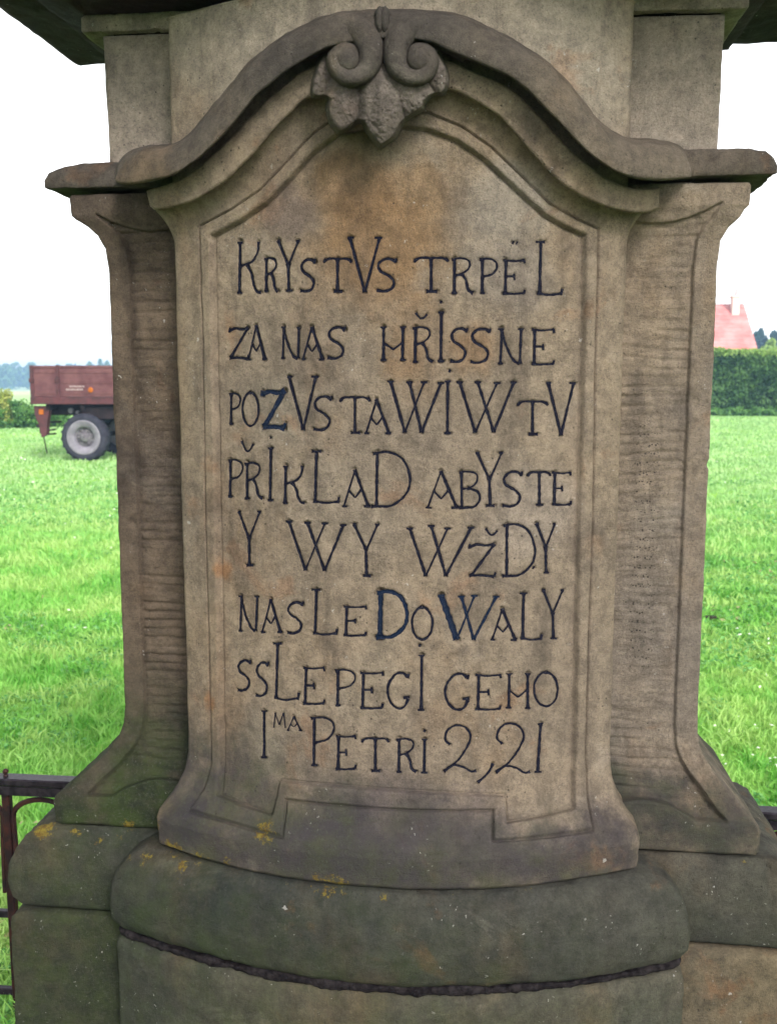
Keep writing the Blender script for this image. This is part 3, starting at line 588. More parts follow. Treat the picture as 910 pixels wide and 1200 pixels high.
#@@BACKGROUND
# ---------------------------------------------------------------- ground sheet
def ground_z(x, y):
    r = np.hypot(x, y); return -4.2*smooth(60, 430, r)*smooth(-200, 60, y) + .03*np.sin(x*.21+1)*np.sin(y*.17)*smooth(3, 12, r)*smooth(400, 100, r)
def make_ground_mat():
    s = NT('meadow_ground'); x, y, z = s.sep(s.pos)
    n = s.noise(1.3, 6, .65); col = s.mix(s.ramp(n, .35, .65), (.10, .26, .04), (.18, .38, .07))
    col = s.mix(s.ramp(s.noise(.35, 4, .6), .4, .65), col, (.24, .44, .08))
    far = s.ramp(y, 18, 75); col = s.mix(s.math('MULTIPLY', far, .75), col, (.38, .52, .25))  # ground colour lightened with distance to imitate overexposure
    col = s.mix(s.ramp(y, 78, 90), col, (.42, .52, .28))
    col = s.mix(s.math('MULTIPLY', s.ramp(s.noise(5, 4, .7), .62, .75), .4), col, (.12, .11, .05))
    return s.out(col, .95, s.bump(s.noise(9, 5, .7), .6, .05), Specular_IOR_Level=.1)
M_GROUND = make_ground_mat()
ax = np.unique(np.r_[np.linspace(-30, 30, 60), np.sign(np.linspace(-1, 1, 61))*np.abs(np.linspace(-1, 1, 61))**3*600])
X, Y = np.meshgrid(ax, ax); V = np.stack([X, Y, ground_z(X, Y)], -1)
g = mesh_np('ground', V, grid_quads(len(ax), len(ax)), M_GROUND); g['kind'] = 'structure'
# paved stone step the pedestal stands on
bm = bmesh.new(); box(bm, (-.86, -.55, -.02), (.86, .86, .045), .008)
st_ = bm_obj('stone_step', bm, M_PLINTHR); st_['kind'] = 'structure'

bm = bmesh.new(); box(bm, (-2.6, -5.5, -.05), (2.6, -.552, .036)); o = bm_obj('unseen_bounce_gravel', bm, simple('bounce_cutting_gravel', (.20, .17, .13), (.12, .10, .08), 60, .95, .01)); o['kind'] = 'structure'  # unseen gravel, added in front to cut the green bounce off the grass

# ---------------------------------------------------------------- grass
def leaf_mat(name, a, b, sc=30, trans=.35, rough=.6, c=None, csc=4, far=None):
    s = NT(name); col = s.mix(s.ramp(s.noise(sc, 3, .6), .35, .65), a, b)
    if c: col = s.mix(s.ramp(s.noise(csc, 4, .6), .42, .62), col, c)
    if far: col = s.mix(s.ramp(s.sep(s.pos)[1], 4, 15, 0., .6), col, far)  # blades pale with distance: overexposed glare put into the colour
    s.put(s.b.inputs['Base Color'], col); s.b.inputs['Roughness'].default_value = rough; s.b.inputs['Specular IOR Level'].default_value = .25
    tr = s.n.new('ShaderNodeBsdfTranslucent'); s.l.new(col, tr.inputs[0]); mx = s.n.new('ShaderNodeMixShader'); mx.inputs[0].default_value = trans
    s.l.new(s.b.outputs[0], mx.inputs[1]); s.l.new(tr.outputs[0], mx.inputs[2]); s.l.new(mx.outputs[0], s.n['Material Output'].inputs[0]); return s.m
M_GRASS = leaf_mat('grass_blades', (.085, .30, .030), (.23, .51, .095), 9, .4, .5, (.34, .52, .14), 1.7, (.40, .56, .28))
M_CLOVER = leaf_mat('low_leaves', (.045, .20, .045), (.20, .42, .12), 25, .3)
M_DRY = leaf_mat('dry_stalks', (.30, .27, .12), (.42, .38, .2), 40, .3)
def polar(n, r0, r1, a0=R(58), a1=R(135), p=1.0):
    u = rng.random(n); r = r0*(r1/r0)**u; a = rng.uniform(a0, a1, n)
    return CAM[0]+r*np.cos(a), CAM[1]+r*np.sin(a), r
def blades(name, n, r0, r1, h0, h1, w0, wk, mat, lean=.5, label=None):
    x, y, r = polar(n, r0, r1)
    ok = ~((np.abs(x) < .84) & (y < .84) & (y > -.55)); x, y, r = x[ok], y[ok], r[ok]; n = len(x)
    pn = noise(np.stack([x, y, y*0], -1), 1.9, 40)*.5+noise(np.stack([x, y, y*0], -1), 6, 41)*.5
    h = rng.uniform(h0, h1, n)*(1+.55*pn)*(1+.008*r); w = (w0+wk*r)*rng.uniform(.7, 1.3, n); a = rng.uniform(0, 2*math.pi, n); ln = rng.uniform(.15, 1, n)*lean*h; b = rng.uniform(0, 2*math.pi, n)
    sx, sy = np.cos(a)*w, np.sin(a)*w; lx, ly = np.cos(b)*ln, np.sin(b)*ln; z0 = ground_z(x, y)-.004
    P0 = np.stack([x-sx, y-sy, z0], -1); P1 = np.stack([x+sx, y+sy, z0], -1)
    P2 = np.stack([x+lx*.4+sx*.8, y+ly*.4+sy*.8, z0+h*.6], -1); P3 = np.stack([x+lx*.4-sx*.8, y+ly*.4-sy*.8, z0+h*.6], -1); P4 = np.stack([x+lx*1.3, y+ly*1.3, z0+h*.9], -1)
    V = np.stack([P0, P1, P2, P3, P4], 1).reshape(-1, 3); k = np.arange(n)[:, None]*5
    T = np.stack([np.array([0, 1, 2])+k, np.array([0, 2, 3])+k, np.array([3, 2, 4])+k], 1).reshape(-1, 3)
    o = mesh_np(name, V, T, mat); tag(o, label, 'grass', kind='stuff'); return o
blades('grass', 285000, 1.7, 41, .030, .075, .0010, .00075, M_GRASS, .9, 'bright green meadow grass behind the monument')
def leaflets(name, n, r0, r1, size, mat, label, cat, hgt=.04, thr=.1, kk=.0012, seed=60):
    x, y, r = polar(n, r0, r1); pn = noise(np.stack([x, y, y*0], -1), 1.1, seed)+.5*noise(np.stack([x, y, y*0], -1), 4, seed+1)
    ok = (pn > thr) & ~((np.abs(x) < .84) & (y < .84)); x, y, r = x[ok], y[ok], r[ok]; n = len(x)
    c = np.stack([x, y, ground_z(x, y)+rng.uniform(.3, 1, n)*hgt], -1); u = rng.normal(size=(n, 3)); u[:, 2] *= .35; u /= np.linalg.norm(u, axis=1, keepdims=True)
    v = np.cross(u, rng.normal(size=(n, 3))*[.4, .4, 1]+[0, 0, 1.]); v /= np.linalg.norm(v, axis=1, keepdims=True); s = ((size+kk*r)*rng.uniform(.6, 1.3, n))[:, None]
    V = np.stack([c-u*s, c-v*s*.6, c+u*s, c+v*s*.6], 1).reshape(-1, 3); Q = np.arange(4*n).reshape(-1, 4)
    o = mesh_np(name, V, Q, mat); return tag(o, label, cat, kind='stuff')
leaflets('clover_leaves', 110000, 1.7, 16, .008, M_CLOVER, 'low broad clover leaves among the meadow grass', 'ground cover')
M_WHITE = simple('white_petal', (.62, .64, .55), (.5, .55, .42), 20)
leaflets('clover_flowers', 2600, 3.6, 22, .006, M_WHITE, 'scattered tiny white clover flowers in the grass', 'flowers', .09, .35, .0009, 77)
leaflets('dry_grass', 9000, 1.9, 9, .012, M_DRY, 'dry straw coloured bits lying in the grass', 'ground cover', .04, .25, .0010, 88)
# bare earth scrape seen in the grass right of the stone
p = at_z(838, 731, 0); bm = bmesh.new(); vs = []
for k in range(14):
    a = 2*math.pi*k/14; vs.append(bm.verts.new((p[0]-.03+math.cos(a)*.045*random.uniform(.7, 1.2), p[1]+math.sin(a)*.05*random.uniform(.7, 1.2), .045)))
cv_ = bm.verts.new((p[0], p[1], .055))
for a, b in zip(vs, vs[1:]+vs[:1]): bm.faces.new((a, b, cv_))
o = bm_obj('molehill', bm, simple('bare_earth', (.03, .022, .015), None, 60, .95, .01)); tag(o, 'small dark patch of bare earth in the grass right of the monument', 'earth patch')

# ---------------------------------------------------------------- iron fence behind the monument
FY = .62
fence = thing('iron_fence', 'low rusty iron railing with arched loops standing right behind the monument', 'fence', (0, FY, 0))
def fpart(name, bm, m, lab=None):
    o = bm_obj(name, bm, m, fence); o.matrix_parent_inverse = Matrix.Translation((0, -FY, 0)); return o
zt = at_y(10, 914, FY)[2]; z2 = at_y(5, 1070, FY)[2]; z3 = at_y(5, 1160, FY)[2]
bm = bmesh.new(); box(bm, (-2.3, FY-.020, zt-.008), (2.3, FY+.020, zt+.010), .003); box(bm, (-2.3, FY-.022, zt-.030), (2.3, FY-.016, zt-.0085)); fpart('top_rail', bm, M_RAIL)
for z_ in (z2, z3):
    bm = bmesh.new(); box(bm, (-2.3, FY-.008, z_-.009), (2.3, FY+.008, z_+.009), .002); fpart('rail', bm, M_RAIL)
x0_ = at_y(12, 1000, FY)[0]; sp = .175; xs = [x0_+sp*k for k in range(-7, 20)]; m_post = m_ball = m_arch = None
for i, x_ in enumerate(xs):
    if i == 0:
        bm = bmesh.new(); box(bm, (x_-.010, FY-.010, 0), (x_+.010, FY+.010, zt-.0305), .002); o = fpart('bar', bm, M_IRON); m_post = o.data
        bm = bmesh.new(); lathe(bm, [(.004, .009), (.007, .011), (.004, .015), (.007, .019), (.0075, .023), (.005, .027), (.001, .029)], (x_, FY, zt), 'Z', 10); o = fpart('knob', bm, M_IRON); m_ball = o.data
        bm = bmesh.new(); rr = sp/2-.014; zc = zt-.052-rr*.55
        pts = [(x_+.018, FY, zc-.20), (x_+.016, FY, zc-.07)] + [(x_+sp/2-rr*math.cos(a), FY, zc+rr*.62*math.sin(a)) for a in np.linspace(0, math.pi, 15)] + [(x_+sp-.016, FY, zc-.07), (x_+sp-.018, FY, zc-.20)]
        tube(bm, pts, .007, 6); o = fpart('arch_loop', bm, M_IRON); m_arch = o.data
    else:
        for nm, me in (('bar', m_post), ('knob', m_ball), ('arch_loop', m_arch)):
            if nm == 'knob' and i % 3 != 1: continue
            if nm == 'arch_loop' and i == len(xs)-1: continue
            o = bpy.data.objects.new(nm, me); C.objects.link(o); o.parent = fence; o.matrix_parent_inverse = Matrix.Translation((0, -FY, 0)); o.location = (sp*i, 0, 0)

# ---------------------------------------------------------------- farm trailer
TY = 16.35
def tp(px, py, dy=0): p = at_y(px, py, TY+dy); return float(p[0]), float(p[2])
M_TRED = simple('faded_maroon_panel', (.080, .031, .034), (.125, .055, .056), 3, .55, .004, 0, 25)
M_TDARK = simple('dirty_dark_chassis', (.010, .007, .008), (.022, .014, .015), 8, .8)
M_TRIM = simple('rusty_maroon_frame', (.085, .03, .033), (.05, .025, .026), 8, .7)
M_TYRE = simple('worn_tyre_rubber', (.02, .02, .03), (.035, .034, .045), 14, .85, .01, 0, 40)
M_RIM = simple('dusty_pale_rim', (.20, .185, .21), (.13, .12, .14), 5, .7)
M_HUB = simple('dark_hub', (.07, .06, .07), (.17, .16, .17), 12, .7)
M_ORANGE = simple('orange_reflector', (.36, .10, .012), (.26, .07, .012), 12, .3)
M_WPRINT = simple('worn_white_print', (.34, .27, .27), (.2, .12, .12), 30, .7)
xl, zt_ = tp(35, 429); _, zb = tp(35, 466); _, zs = tp(35, 475); xend = xl+4.6
tr = thing('farm_trailer', 'old maroon farm trailer with dropside panels and big pale wheel rims parked on the grass', 'trailer', (xl+2.3, TY+.9, 0))
INV = Matrix.Translation((-(xl+2.3), -(TY+.9), 0))
def tpart(name, bm, m, par=None, sm=False):
    o = bm_obj(name, bm, m, par or tr, sm); o.matrix_parent_inverse = INV if par is None else Matrix(); return o
x1 = tp(68, 450)[0]; seams = [xl+.03, x1, x1+2.05, xend-.03]
for a, b in zip(seams, seams[1:]):
    for (ya, yb) in ((TY, TY+.03), (TY+1.97, TY+2.0)):
        bm = bmesh.new(); box(bm, (a+.03, ya, zb+.02), (b-.03, yb, zt_), .006)
        for h in np.linspace(zb+.10, zt_-.10, 3 if b-a > 1 else 2): box(bm, (a+.06, ya-.008 if ya == TY else yb-.002, h-.035), (b-.06, ya+.002 if ya == TY else yb+.008, h+.035), .004)
        box(bm, (a+.03, ya-.015, zt_-.035), (b-.03, yb+.01, zt_+.008), .004)
        tpart('side_panel', bm, M_TRED)
for a in seams:
    for y_ in (TY-.02, TY+1.96):
        bm = bmesh.new(); box(bm, (a-.035, y_, zb-.03), (a+.035, y_+.06, zt_+.015), .006); box(bm, (a-.045, y_-.02, zb+.28), (a+.045, y_+.02, zb+.36), .006); tpart('stake_post', bm, M_TRIM)
for a in (xl, xend-.03):
    bm = bmesh.new(); box(bm, (a, TY+.04, zb+.02), (a+.03, TY+1.96, zt_-.01), .005); tpart('end_board', bm, M_TRED)
bm = bmesh.new(); box(bm, (xl-.02, TY-.01, zs+.02), (xend, TY+2.01, zb+.015), .01); tpart('bed_frame', bm, M_TRIM)
bm = bmesh.new()
for y_ in (TY+.45, TY+1.45): box(bm, (xl+.15, y_, zs-.20), (xend-.1, y_+.10, zs+.018), .01)
for x_ in np.linspace(xl+.25, xend-.3, 7): box(bm, (x_, TY+.06, zs-.09), (x_+.07, TY+1.94, zs+.016))
box(bm, (xl+.9, TY+.12, zs-.26), (xend-.2, TY+.22, zs-.02), .01)
tpart('chassis', bm, M_TDARK)
wx, wz = tp(97, 513); wr = abs(tp(97, 513)[1]-0)-.0; wr = max(.42, wz)
def wheel(cx, ty, sgn):
    bm = bmesh.new(); R0 = wr; d = .13
    prof = [(R0*.62, -d*.55), (R0*.70, -d*.92), (R0*.86, -d), (R0*.95, -d*.85), (R0, -d*.55), (R0, d*.55), (R0*.95, d*.85), (R0*.86, d), (R0*.70, d*.92), (R0*.62, d*.55), (R0*.60, 0), (R0*.62, -d*.55)]
    rings = []
    for (r, h) in prof[:-1]: rings.append([bm.verts.new((cx+r*math.cos(2*math.pi*k/40), ty+h, wz+r*math.sin(2*math.pi*k/40))) for k in range(40)])
    for a, b in zip(rings, rings[1:]+rings[:1]):
        for k in range(40): bm.faces.new((a[k], a[(k+1) % 40], b[(k+1) % 40], b[k]))
    for k in range(40):
        if k % 2: continue
        a = 2*math.pi*(k+.5)/40; m = Matrix.Translation((cx+math.cos(a)*R0, ty, wz+math.sin(a)*R0)) @ Matrix.Rotation(-a, 4, 'Y') @ Matrix.Diagonal((.010, .21, .045, 1))
        bmesh.ops.create_cube(bm, size=1, matrix=m)
    w = bpy.data.objects.new('wheel', None); C.objects.link(w); w.parent = tr; w.matrix_parent_inverse = INV
    ty_ = tpart('tyre', bm, M_TYRE, w, True)
    bm = bmesh.new(); s = sgn
    lathe(bm, [(R0*.735, -s*.0), (R0*.735, -s*d*.96), (R0*.69, -s*d*1.02), (R0*.62, -s*d*.88), (R0*.46, -s*d*.84), (R0*.43, -s*d*.40), (R0*.40, -s*d*.15), (R0*.05, -s*d*.15)], (cx, ty, wz), 'Y', 36); tpart('rim', bm, M_RIM, w, True)
    bm = bmesh.new(); lathe(bm, [(R0*.41, -s*d*.16), (R0*.40, -s*d*.2), (R0*.2, -s*d*.24), (R0*.17, -s*d*.6), (R0*.08, -s*d*.75), (R0*.02, -s*d*.75)], (cx, ty, wz), 'Y', 24)
    for k in range(6):
        a = 2*math.pi*k/6; lathe(bm, [(.018, -s*d*.22), (.018, -s*d*.40)], (cx+math.cos(a)*R0*.29, ty, wz+math.sin(a)*R0*.29), 'Y', 8)
    tpart('hub', bm, M_HUB, w, True)
for cx_, extra in ((wx, 0), (wx+3.0, 0)):
    wheel(cx_, TY+.16, 1); wheel(cx_, TY+1.84, -1)
    bm = bmesh.new(); tube(bm, [(cx_, TY+.2, wz), (cx_, TY+1.8, wz)], .045, 8); tpart('axle', bm, M_TDARK)
# front bracket with brake cylinder, lamp, hanging strap, brace rods
bx, bz = tp(44, 478)
bm = bmesh.new(); q = [tp(a, b) for a, b in ((37, 476), (56, 476), (53, 494), (52, 510), (46, 513), (43, 498), (38, 486))]
for y_ in (TY+.10, TY+.20): pass
f = [bm.verts.new((a, TY+.10, b)) for a, b in q]; bk = [bm.verts.new((a, TY+.22, b)) for a, b in q]; bm.faces.new(f); bm.faces.new(bk[::-1])
for i in range(len(q)): bm.faces.new((f[i], bk[i], bk[(i+1) % len(q)], f[(i+1) % len(q)]))
tpart('hanging_bracket', bm, M_TRIM)
bm = bmesh.new(); a = tp(46, 483); box(bm, (a[0]-.045, TY+.075, a[1]-.05), (a[0]+.045, TY+.099, a[1]+.05), .008); tpart('marker_lamp', bm, M_ORANGE)
bm = bmesh.new(); a = tp(107, 457); lathe(bm, [(.050, -.027), (.046, -.034), (.02, -.036)], (a[0], TY, a[1]), 'Y', 14); tpart('side_reflector', bm, M_ORANGE)
bm = bmesh.new(); a = tp(45, 502); tube(bm, [(a[0]-.10, TY+.16, a[1]+.05), (a[0]-.03, TY+.16, a[1]+.02), (a[0]-.02, TY+.16, a[1]-.10)], .028, 8); b = tp(49, 532)
tube(bm, [(a[0]+.03, TY+.14, a[1]-.10), (a[0]+.05, TY+.14, a[1]-.25), (b[0]+.04, TY+.14, b[1])], .012, 6); tpart('hanging_strap', bm, M_TDARK)
bm = bmesh.new()
for (a, b) in (((50, 495), (72, 494)), ((53, 505), (66, 503)), ((55, 509), (66, 508)), ((64, 482), (80, 480))):
    (ax_, az), (bx_, bz_) = tp(*a, .5), tp(*b, .5); tube(bm, [(ax_, TY+.5, az), (bx_, TY+.5, bz_)], .018, 6)
tpart('brake_rod', bm, M_TDARK)
bm = bmesh.new(); a = tp(74, 482); lathe(bm, [(.05, -.02), (.045, .06)], (a[0], TY+.35, a[1]), 'Y', 12); a = tp(82, 484); lathe(bm, [(.035, -.02), (.03, .06)], (a[0], TY+.35, a[1]), 'Y', 12); tpart('air_fitting', bm, M_RIM)
bm = bmesh.new()
for row, (py, xa, xb) in enumerate(((453, 82, 98), (456.5, 78, 96))):
    x_ = xa
    while x_ < xb:
        w_ = random.uniform(1, 2.2); a = tp(x_, py+1.0); b = tp(x_+w_, py-1.0); box(bm, (a[0], TY-.018, a[1]), (b[0], TY-.012, b[1])); x_ += w_+.6
tpart('worn_white_marking', bm, M_WPRINT)

# ---------------------------------------------------------------- vegetation helpers
def leaf_cloud(centres, radii, n, size, flat=1.0, shell=.55):
    """n little leaf quads in a set of ellipsoids"""
    idx = rng.integers(0, len(centres), n); c = np.array(centres)[idx]; r = np.array(radii)[idx]
    d = rng.normal(size=(n, 3)); d /= np.linalg.norm(d, axis=1, keepdims=True); q = rng.uniform(shell, 1.05, n)[:, None]
    p = c+d*r*q; u = rng.normal(size=(n, 3)); u /= np.linalg.norm(u, axis=1, keepdims=True); v = np.cross(u, d+.6*rng.normal(size=(n, 3))); v /= np.linalg.norm(v, axis=1, keepdims=True)+1e-9
    s = size*rng.uniform(.6, 1.3, n)[:, None]; V = np.stack([p-u*s, p-v*s*.6, p+u*s, p+v*s*.6], 1).reshape(-1, 3); return V, np.arange(4*n).reshape(-1, 4)
M_HEDGE = leaf_mat('hedge_leaves', (.016, .05, .010), (.055, .13, .025), 2.2, .2, .6, (.085, .17, .04), 1.4)
M_HEDGET = leaf_mat('young_hedge_tips', (.20, .33, .06), (.30, .42, .12), 3, .35)
M_BUSH = leaf_mat('bush_leaves', (.05, .14, .03), (.12, .25, .05), 3, .3, .6)
M_BUSHY = leaf_mat('yellowish_leaves', (.25, .30, .05), (.35, .38, .10), 3, .3, .6)
M_FIR = leaf_mat('far_wood_leaves', (.018, .042, .04), (.03, .065, .055), .4, .1, .8)
M_FIRL = leaf_mat('lighter_far_leaves', (.06, .12, .06), (.09, .17, .07), .3, .1, .8)
M_BARK = simple('bark', (.09, .07, .05), None, 20, .9)
# clipped hedge
HYY = 40.3; xa = at_y(824, 487, HYY)[0]-5.5; xb = at_y(910, 487, HYY)[0]+5; zh = at_y(870, 409, HYY)[2]
hedge = thing('clipped_hedge', 'tall clipped dark green hedge in front of the red roofed house', 'hedge', ((xa+xb)/2, HYY+.7, 0)); HI = Matrix.Translation((-(xa+xb)/2, -(HYY+.7), 0))
n = 46000; x = rng.uniform(xa, xb, n); side = rng.random(n); z = rng.uniform(.05, zh, n)
bump_ = .16*noise(np.stack([x, x*0, z], -1), 1.3, 5)+.12*noise(np.stack([x, x*0, z], -1), 3.6, 6)
y = np.where(side < .74, HYY+bump_+rng.uniform(0, .28, n), HYY+rng.uniform(0, 1.4, n)); z = np.where(side < .74, z, zh-.12+.12*noise(np.stack([x, y, x*0], -1), 1.6, 7)+rng.uniform(-.12, .10, n))
c = np.stack([x, y, z], -1); u = rng.normal(size=(n, 3)); u /= np.linalg.norm(u, axis=1, keepdims=True); v = np.cross(u, rng.normal(size=(n, 3))); v /= np.linalg.norm(v, axis=1, keepdims=True); s = .062*rng.uniform(.6, 1.4, n)[:, None]
V = np.stack([c-u*s, c-v*s*.6, c+u*s, c+v*s*.6], 1)
top = (z > zh-.22-.1*rng.random(n))
o = mesh_np('foliage', V[~top].reshape(-1, 3), np.arange(4*(~top).sum()).reshape(-1, 4), M_HEDGE, hedge); o.matrix_parent_inverse = HI
o = mesh_np('young_shoots', V[top].reshape(-1, 3), np.arange(4*top.sum()).reshape(-1, 4), M_HEDGET, hedge); o.matrix_parent_inverse = HI
bm = bmesh.new(); box(bm, (xa+.1, HYY+.28, .0), (xb-.1, HYY+1.2, zh-.28)); o = bm_obj('twig_core', bm, simple('dark_twigs', (.015, .02, .01), None, 9, .9), hedge); o.matrix_parent_inverse = HI
blades('rough_grass', 1, 1.7, 30, .05, .1, .001, .001, M_GRASS, .9, 'x') if False else None
# weeds at the hedge foot
n = 5000; x = rng.uniform(xa, xb, n); cc = np.stack([x, rng.uniform(HYY-.7, HYY, n), rng.uniform(0, .28, n)], -1); V, Q = leaf_cloud([tuple(p) for p in cc[:600]], [(.2, .2, .12)]*600, 5000, .07)
tag(mesh_np('weeds', V, Q, M_BUSH), 'uncut weeds and tall grass along the foot of the clipped hedge', 'weeds', kind='stuff')

# ---------------------------------------------------------------- red roofed house
HY = 62.0
def hp(px, py, dy=0): p = at_y(px, py, HY+dy); return float(p[0]), float(p[2])
xr, ze = hp(890, 412); xt, zr = hp(871, 357, 4); house_x = xr-5
house = thing('house', 'house with glare-paled red tiled roof and brick chimney rising behind the hedge', 'house', (house_x, HY+4, 0)); HO = Matrix.Translation((-house_x, -(HY+4), 0))
def hpart(nm, bm, m, sm=False): o = bm_obj(nm, bm, m, house, sm); o.matrix_parent_inverse = HO; return o
M_ROOF = simple('glare_paled_roof_tile', (.52, .235, .22), (.42, .145, .135), 1.2, .8)  # red lightened in the base colour for overexposure and haze
M_WALL = simple('cream_render', (.60, .56, .46), (.5, .46, .38), 1.5, .9)
xw = xr-10.5; ze0 = ze-.35; top0 = zr
bm = bmesh.new(); box(bm, (xw+.5, HY+.5, 0), (xr-.5, HY+7.5, ze0+.05)); hpart('wall', bm, M_WALL)
# roof courses: stepped rows, half-hipped right end, one part per slope
rows_n = 13; courses = []
for side_ in (0, 1):
    for k in range(rows_n):
        bm = bmesh.new(); t0, t1 = k/rows_n, (k+1)/rows_n+.012; h = .07
        def pt(t, right, lift=0):
            x_ = (xr-(xr-xt)*t) if right else (xw+(xr-xt)*t); y_ = (HY+4*t) if side_ == 0 else (HY+8-4*t); return Vector((x_, y_, ze0+(top0-ze0)*t+lift))
        a, b, c_, d_ = pt(t0, 0, h), pt(t0, 1, h), pt(t1, 1, .01), pt(t1, 0, .01); e, f_ = pt(t0, 0, -.02), pt(t0, 1, -.02)
        vs = [bm.verts.new(v) for v in (a, b, c_, d_, e, f_)]; bm.faces.new(vs[:4]); bm.faces.new((vs[4], vs[5], vs[1], vs[0])); hpart('roof_tile_course', bm, M_ROOF)
for sgn in (0, 1):
    bm = bmesh.new(); x_ = xr if sgn else xw; xx = xt if sgn else xw+(xr-xt)
    vs = [bm.verts.new(v) for v in ((x_, HY, ze0), (x_, HY+8, ze0), (xx, HY+4, top0))]; bm.faces.new(vs if sgn else vs[::-1]); hpart('hip_slope', bm, M_ROOF)
ca, cz = hp(857.5, 367, 3), hp(868, 347, 3)
bm = bmesh.new(); box(bm, (ca[0], HY+3.1, ca[1]-.6), (cz[0]-.05, HY+3.7, cz[1]), .02); box(bm, (ca[0]-.06, HY+3.04, cz[1]-.08), (cz[0]+.01, HY+3.76, cz[1]+.05), .02)
hpart('chimney', bm, simple('pale_brick', (.62, .47, .43), (.5, .36, .33), 6, .9))
bm = bmesh.new(); xm = (ca[0]+cz[0])/2; tube(bm, [(xm, HY+3.4, cz[1]+.05), (xm, HY+3.4, cz[1]+.5)], .06, 8); hpart('chimney_pot', bm, M_ROOF)

# ---------------------------------------------------------------- bushes by the trailer
def bush(px, py, w, h, mat, label, n=3500, size=.045, Y=27.1):
    p = at_y(px, py, Y); root = thing('leafy_bush', label, 'bush', (float(p[0]), Y, 0), 'bushes left of the trailer'); cs, rs = [], []
    for k in range(15):
        cs.append((p[0]+random.uniform(-.5, .5)*w, Y+random.uniform(-.4, .4)*w, random.uniform(.12, .82)*h)); rs.append((w*.33, w*.33, h*.22))
    V, Q = leaf_cloud(cs, rs, n, size, shell=.2); o = mesh_np('foliage', V, Q, mat, root); o.matrix_parent_inverse = Matrix.Translation((-float(p[0]), -Y, 0))
    bm = bmesh.new()
    for k in range(6): tube(bm, [(p[0]+random.uniform(-.1, .1), Y, -.05), (p[0]+random.uniform(-.3, .3)*w, Y+random.uniform(-.2, .2)*w, h*.8)], [.02, .006], 5)
    o = bm_obj('stem', bm, M_BARK, root); o.matrix_parent_inverse = Matrix.Translation((-float(p[0]), -Y, 0))
bush(-8, 503, .9, .95, M_BUSH, 'round green bush at the very left edge, left of the yellow tinged one')
bush(8, 503, .5, 1.22, M_BUSHY, 'tallest yellow tinged bush left of the trailer')
bush(23, 503, .8, .98, M_BUSH, 'low dark green bush just left of the trailer front')
bush(46, 503, .9, .8, M_BUSH, 'green bush half hidden behind the trailer bracket')
bush(64, 503, .7, .7, M_BUSH, 'green bush seen under the trailer bed', Y=28.0)

# ---------------------------------------------------------------- far trees and woods
def wood(name, label, y0, y1, x0, x1, hfun, n, mat, size, leaves):
    cs, rs = [], []
    for k in range(n):
        x = random.uniform(x0, x1); y = random.uniform(y0, y1); b = float(ground_z(np.array(x), np.array(y))); h = hfun(x)*random.uniform(.78, 1.05); w = h*random.uniform(.28, .42)
        cs += [(x, y, b+h*.62), (x, y, b+h*.30), (x, y, b+h*.83)]; rs += [(w*.8, w*.8, h*.28), (w, w, h*.32), (w*.5, w*.5, h*.2)]
    V, Q = leaf_cloud(cs, rs, leaves, size, shell=.6); o = mesh_np(name, V, Q, mat); return tag(o, label, 'wood', kind='stuff')
wood('far_wood', 'long bluish wood on the horizon behind the field', 470, 520, -290, 240, lambda x: 10.5+1.2*math.sin(x*.03), 420, M_FIR, 1.0, 60000)
wood('near_copse', 'lighter rounded trees in front of the bluish wood at left', 390, 420, -260, -128, lambda x: 8.2+2.6*math.sin((x+230)*.045), 110, M_FIRL, .8, 26000)
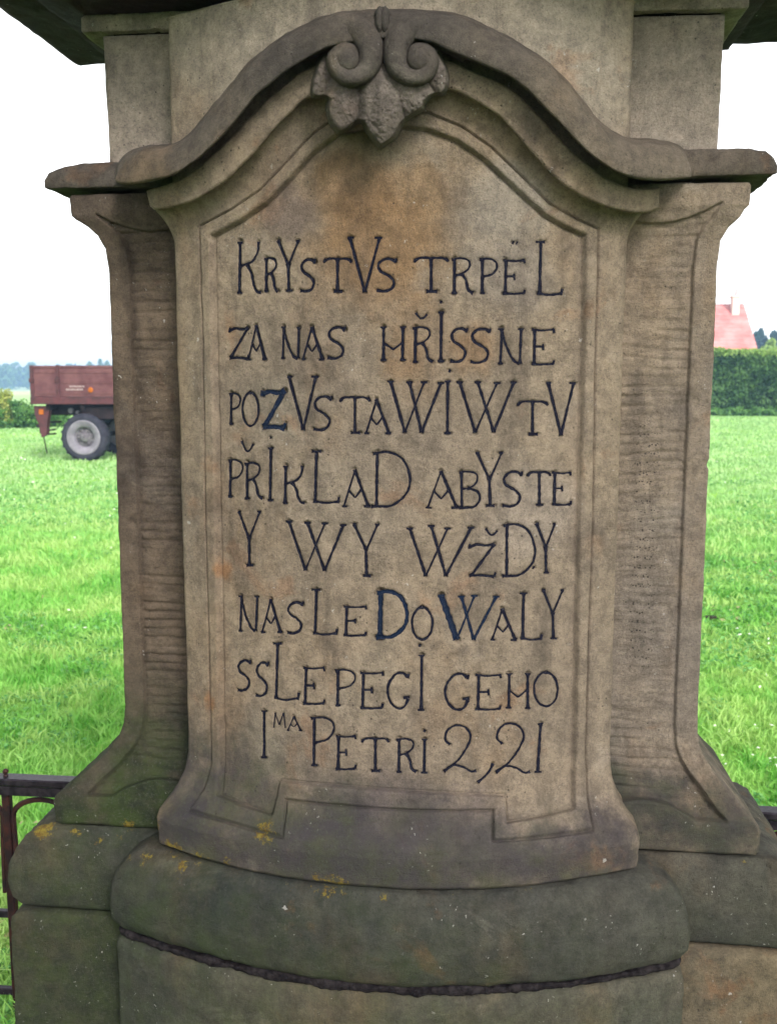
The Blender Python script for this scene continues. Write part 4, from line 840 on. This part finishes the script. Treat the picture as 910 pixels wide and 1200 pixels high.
def tree(Y, px, ptop, w, mat, label, kind='conifer'):
    p = at_y(px, 440, Y); ztop = float(at_y(px, ptop, Y)[2]); x = float(p[0]); b = float(ground_z(np.array(x), np.array(Y))); root = thing('dark_conifer' if kind == 'conifer' else 'leafy_tree', label, 'tree', (x, Y, b), 'distant trees beyond the house')
    I_ = Matrix.Translation((-x, -Y, -b)); h = ztop-b; cs, rs = [], []
    for k in range(7):
        t = k/6; ww = w*((1-t)*.9+.12) if kind == 'conifer' else w*math.sin(math.pi*(.22+.72*t)); cs.append((x+random.uniform(-.2, .2)*w, Y, b+h*(.25+.70*t))); rs.append((ww, ww, h*.10))
    V, Q = leaf_cloud(cs, rs, 2600, .22, shell=.3); o = mesh_np('crown', V, Q, mat, root); o.matrix_parent_inverse = I_
    bm = bmesh.new(); tube(bm, [(x, Y, b-.2), (x, Y, b+h*.5), (x, Y, b+h*.9)], [.28, .2, .05], 7); o = bm_obj('trunk', bm, M_BARK, root); o.matrix_parent_inverse = I_
LT = ['dark blue green tree beside the red roof, nearest to it', 'dark tree with the highest tip right of the red roof', 'third dark tree to the right of the red roof', 'dark tree at the right edge of the picture']
for px, pt_, w, lb in ((885, 392, 3.0, LT[0]), (890, 388, 2.6, LT[1]), (899, 393, 3.4, LT[2]), (909, 391, 3.6, LT[3])): tree(120+px % 3, px, pt_, w, M_FIR, lb)

tree(70, 903, 402, 1.3, M_HEDGET, 'pale green leafy tree showing above the hedge below the dark trees', 'leafy'); tree(71, 915, 401, 1.5, M_HEDGET, 'pale green leafy tree at the right edge above the hedge', 'leafy')
for px, pt_, lb in ((104, 425, 'small far tree showing just above the trailer side'), (118, 422, 'taller far tree peeping above the trailer near the stone'), (128, 424, 'far tree above the trailer right beside the stone')): tree(300, px, pt_, 3.4, M_FIRL, lb, 'leafy')

# ---------------------------------------------------------------- haze
hm = bpy.data.materials.new('thin_haze'); hm.use_nodes = True; hn = hm.node_tree.nodes; hn.remove(hn['Principled BSDF'])
pv = hn.new('ShaderNodeVolumePrincipled'); pv.inputs['Color'].default_value = (.42, .68, 1, 1); pv.inputs['Density'].default_value = .0014; pv.inputs['Anisotropy'].default_value = .0
hm.node_tree.links.new(pv.outputs[0], hn['Material Output'].inputs['Volume'])
bm = bmesh.new(); box(bm, (-640, -640, -6), (640, 640, 12)); o = bm_obj('haze', bm, hm); o['kind'] = 'stuff'; o['label'] = 'thin pale haze over the fields'; o['category'] = 'haze'
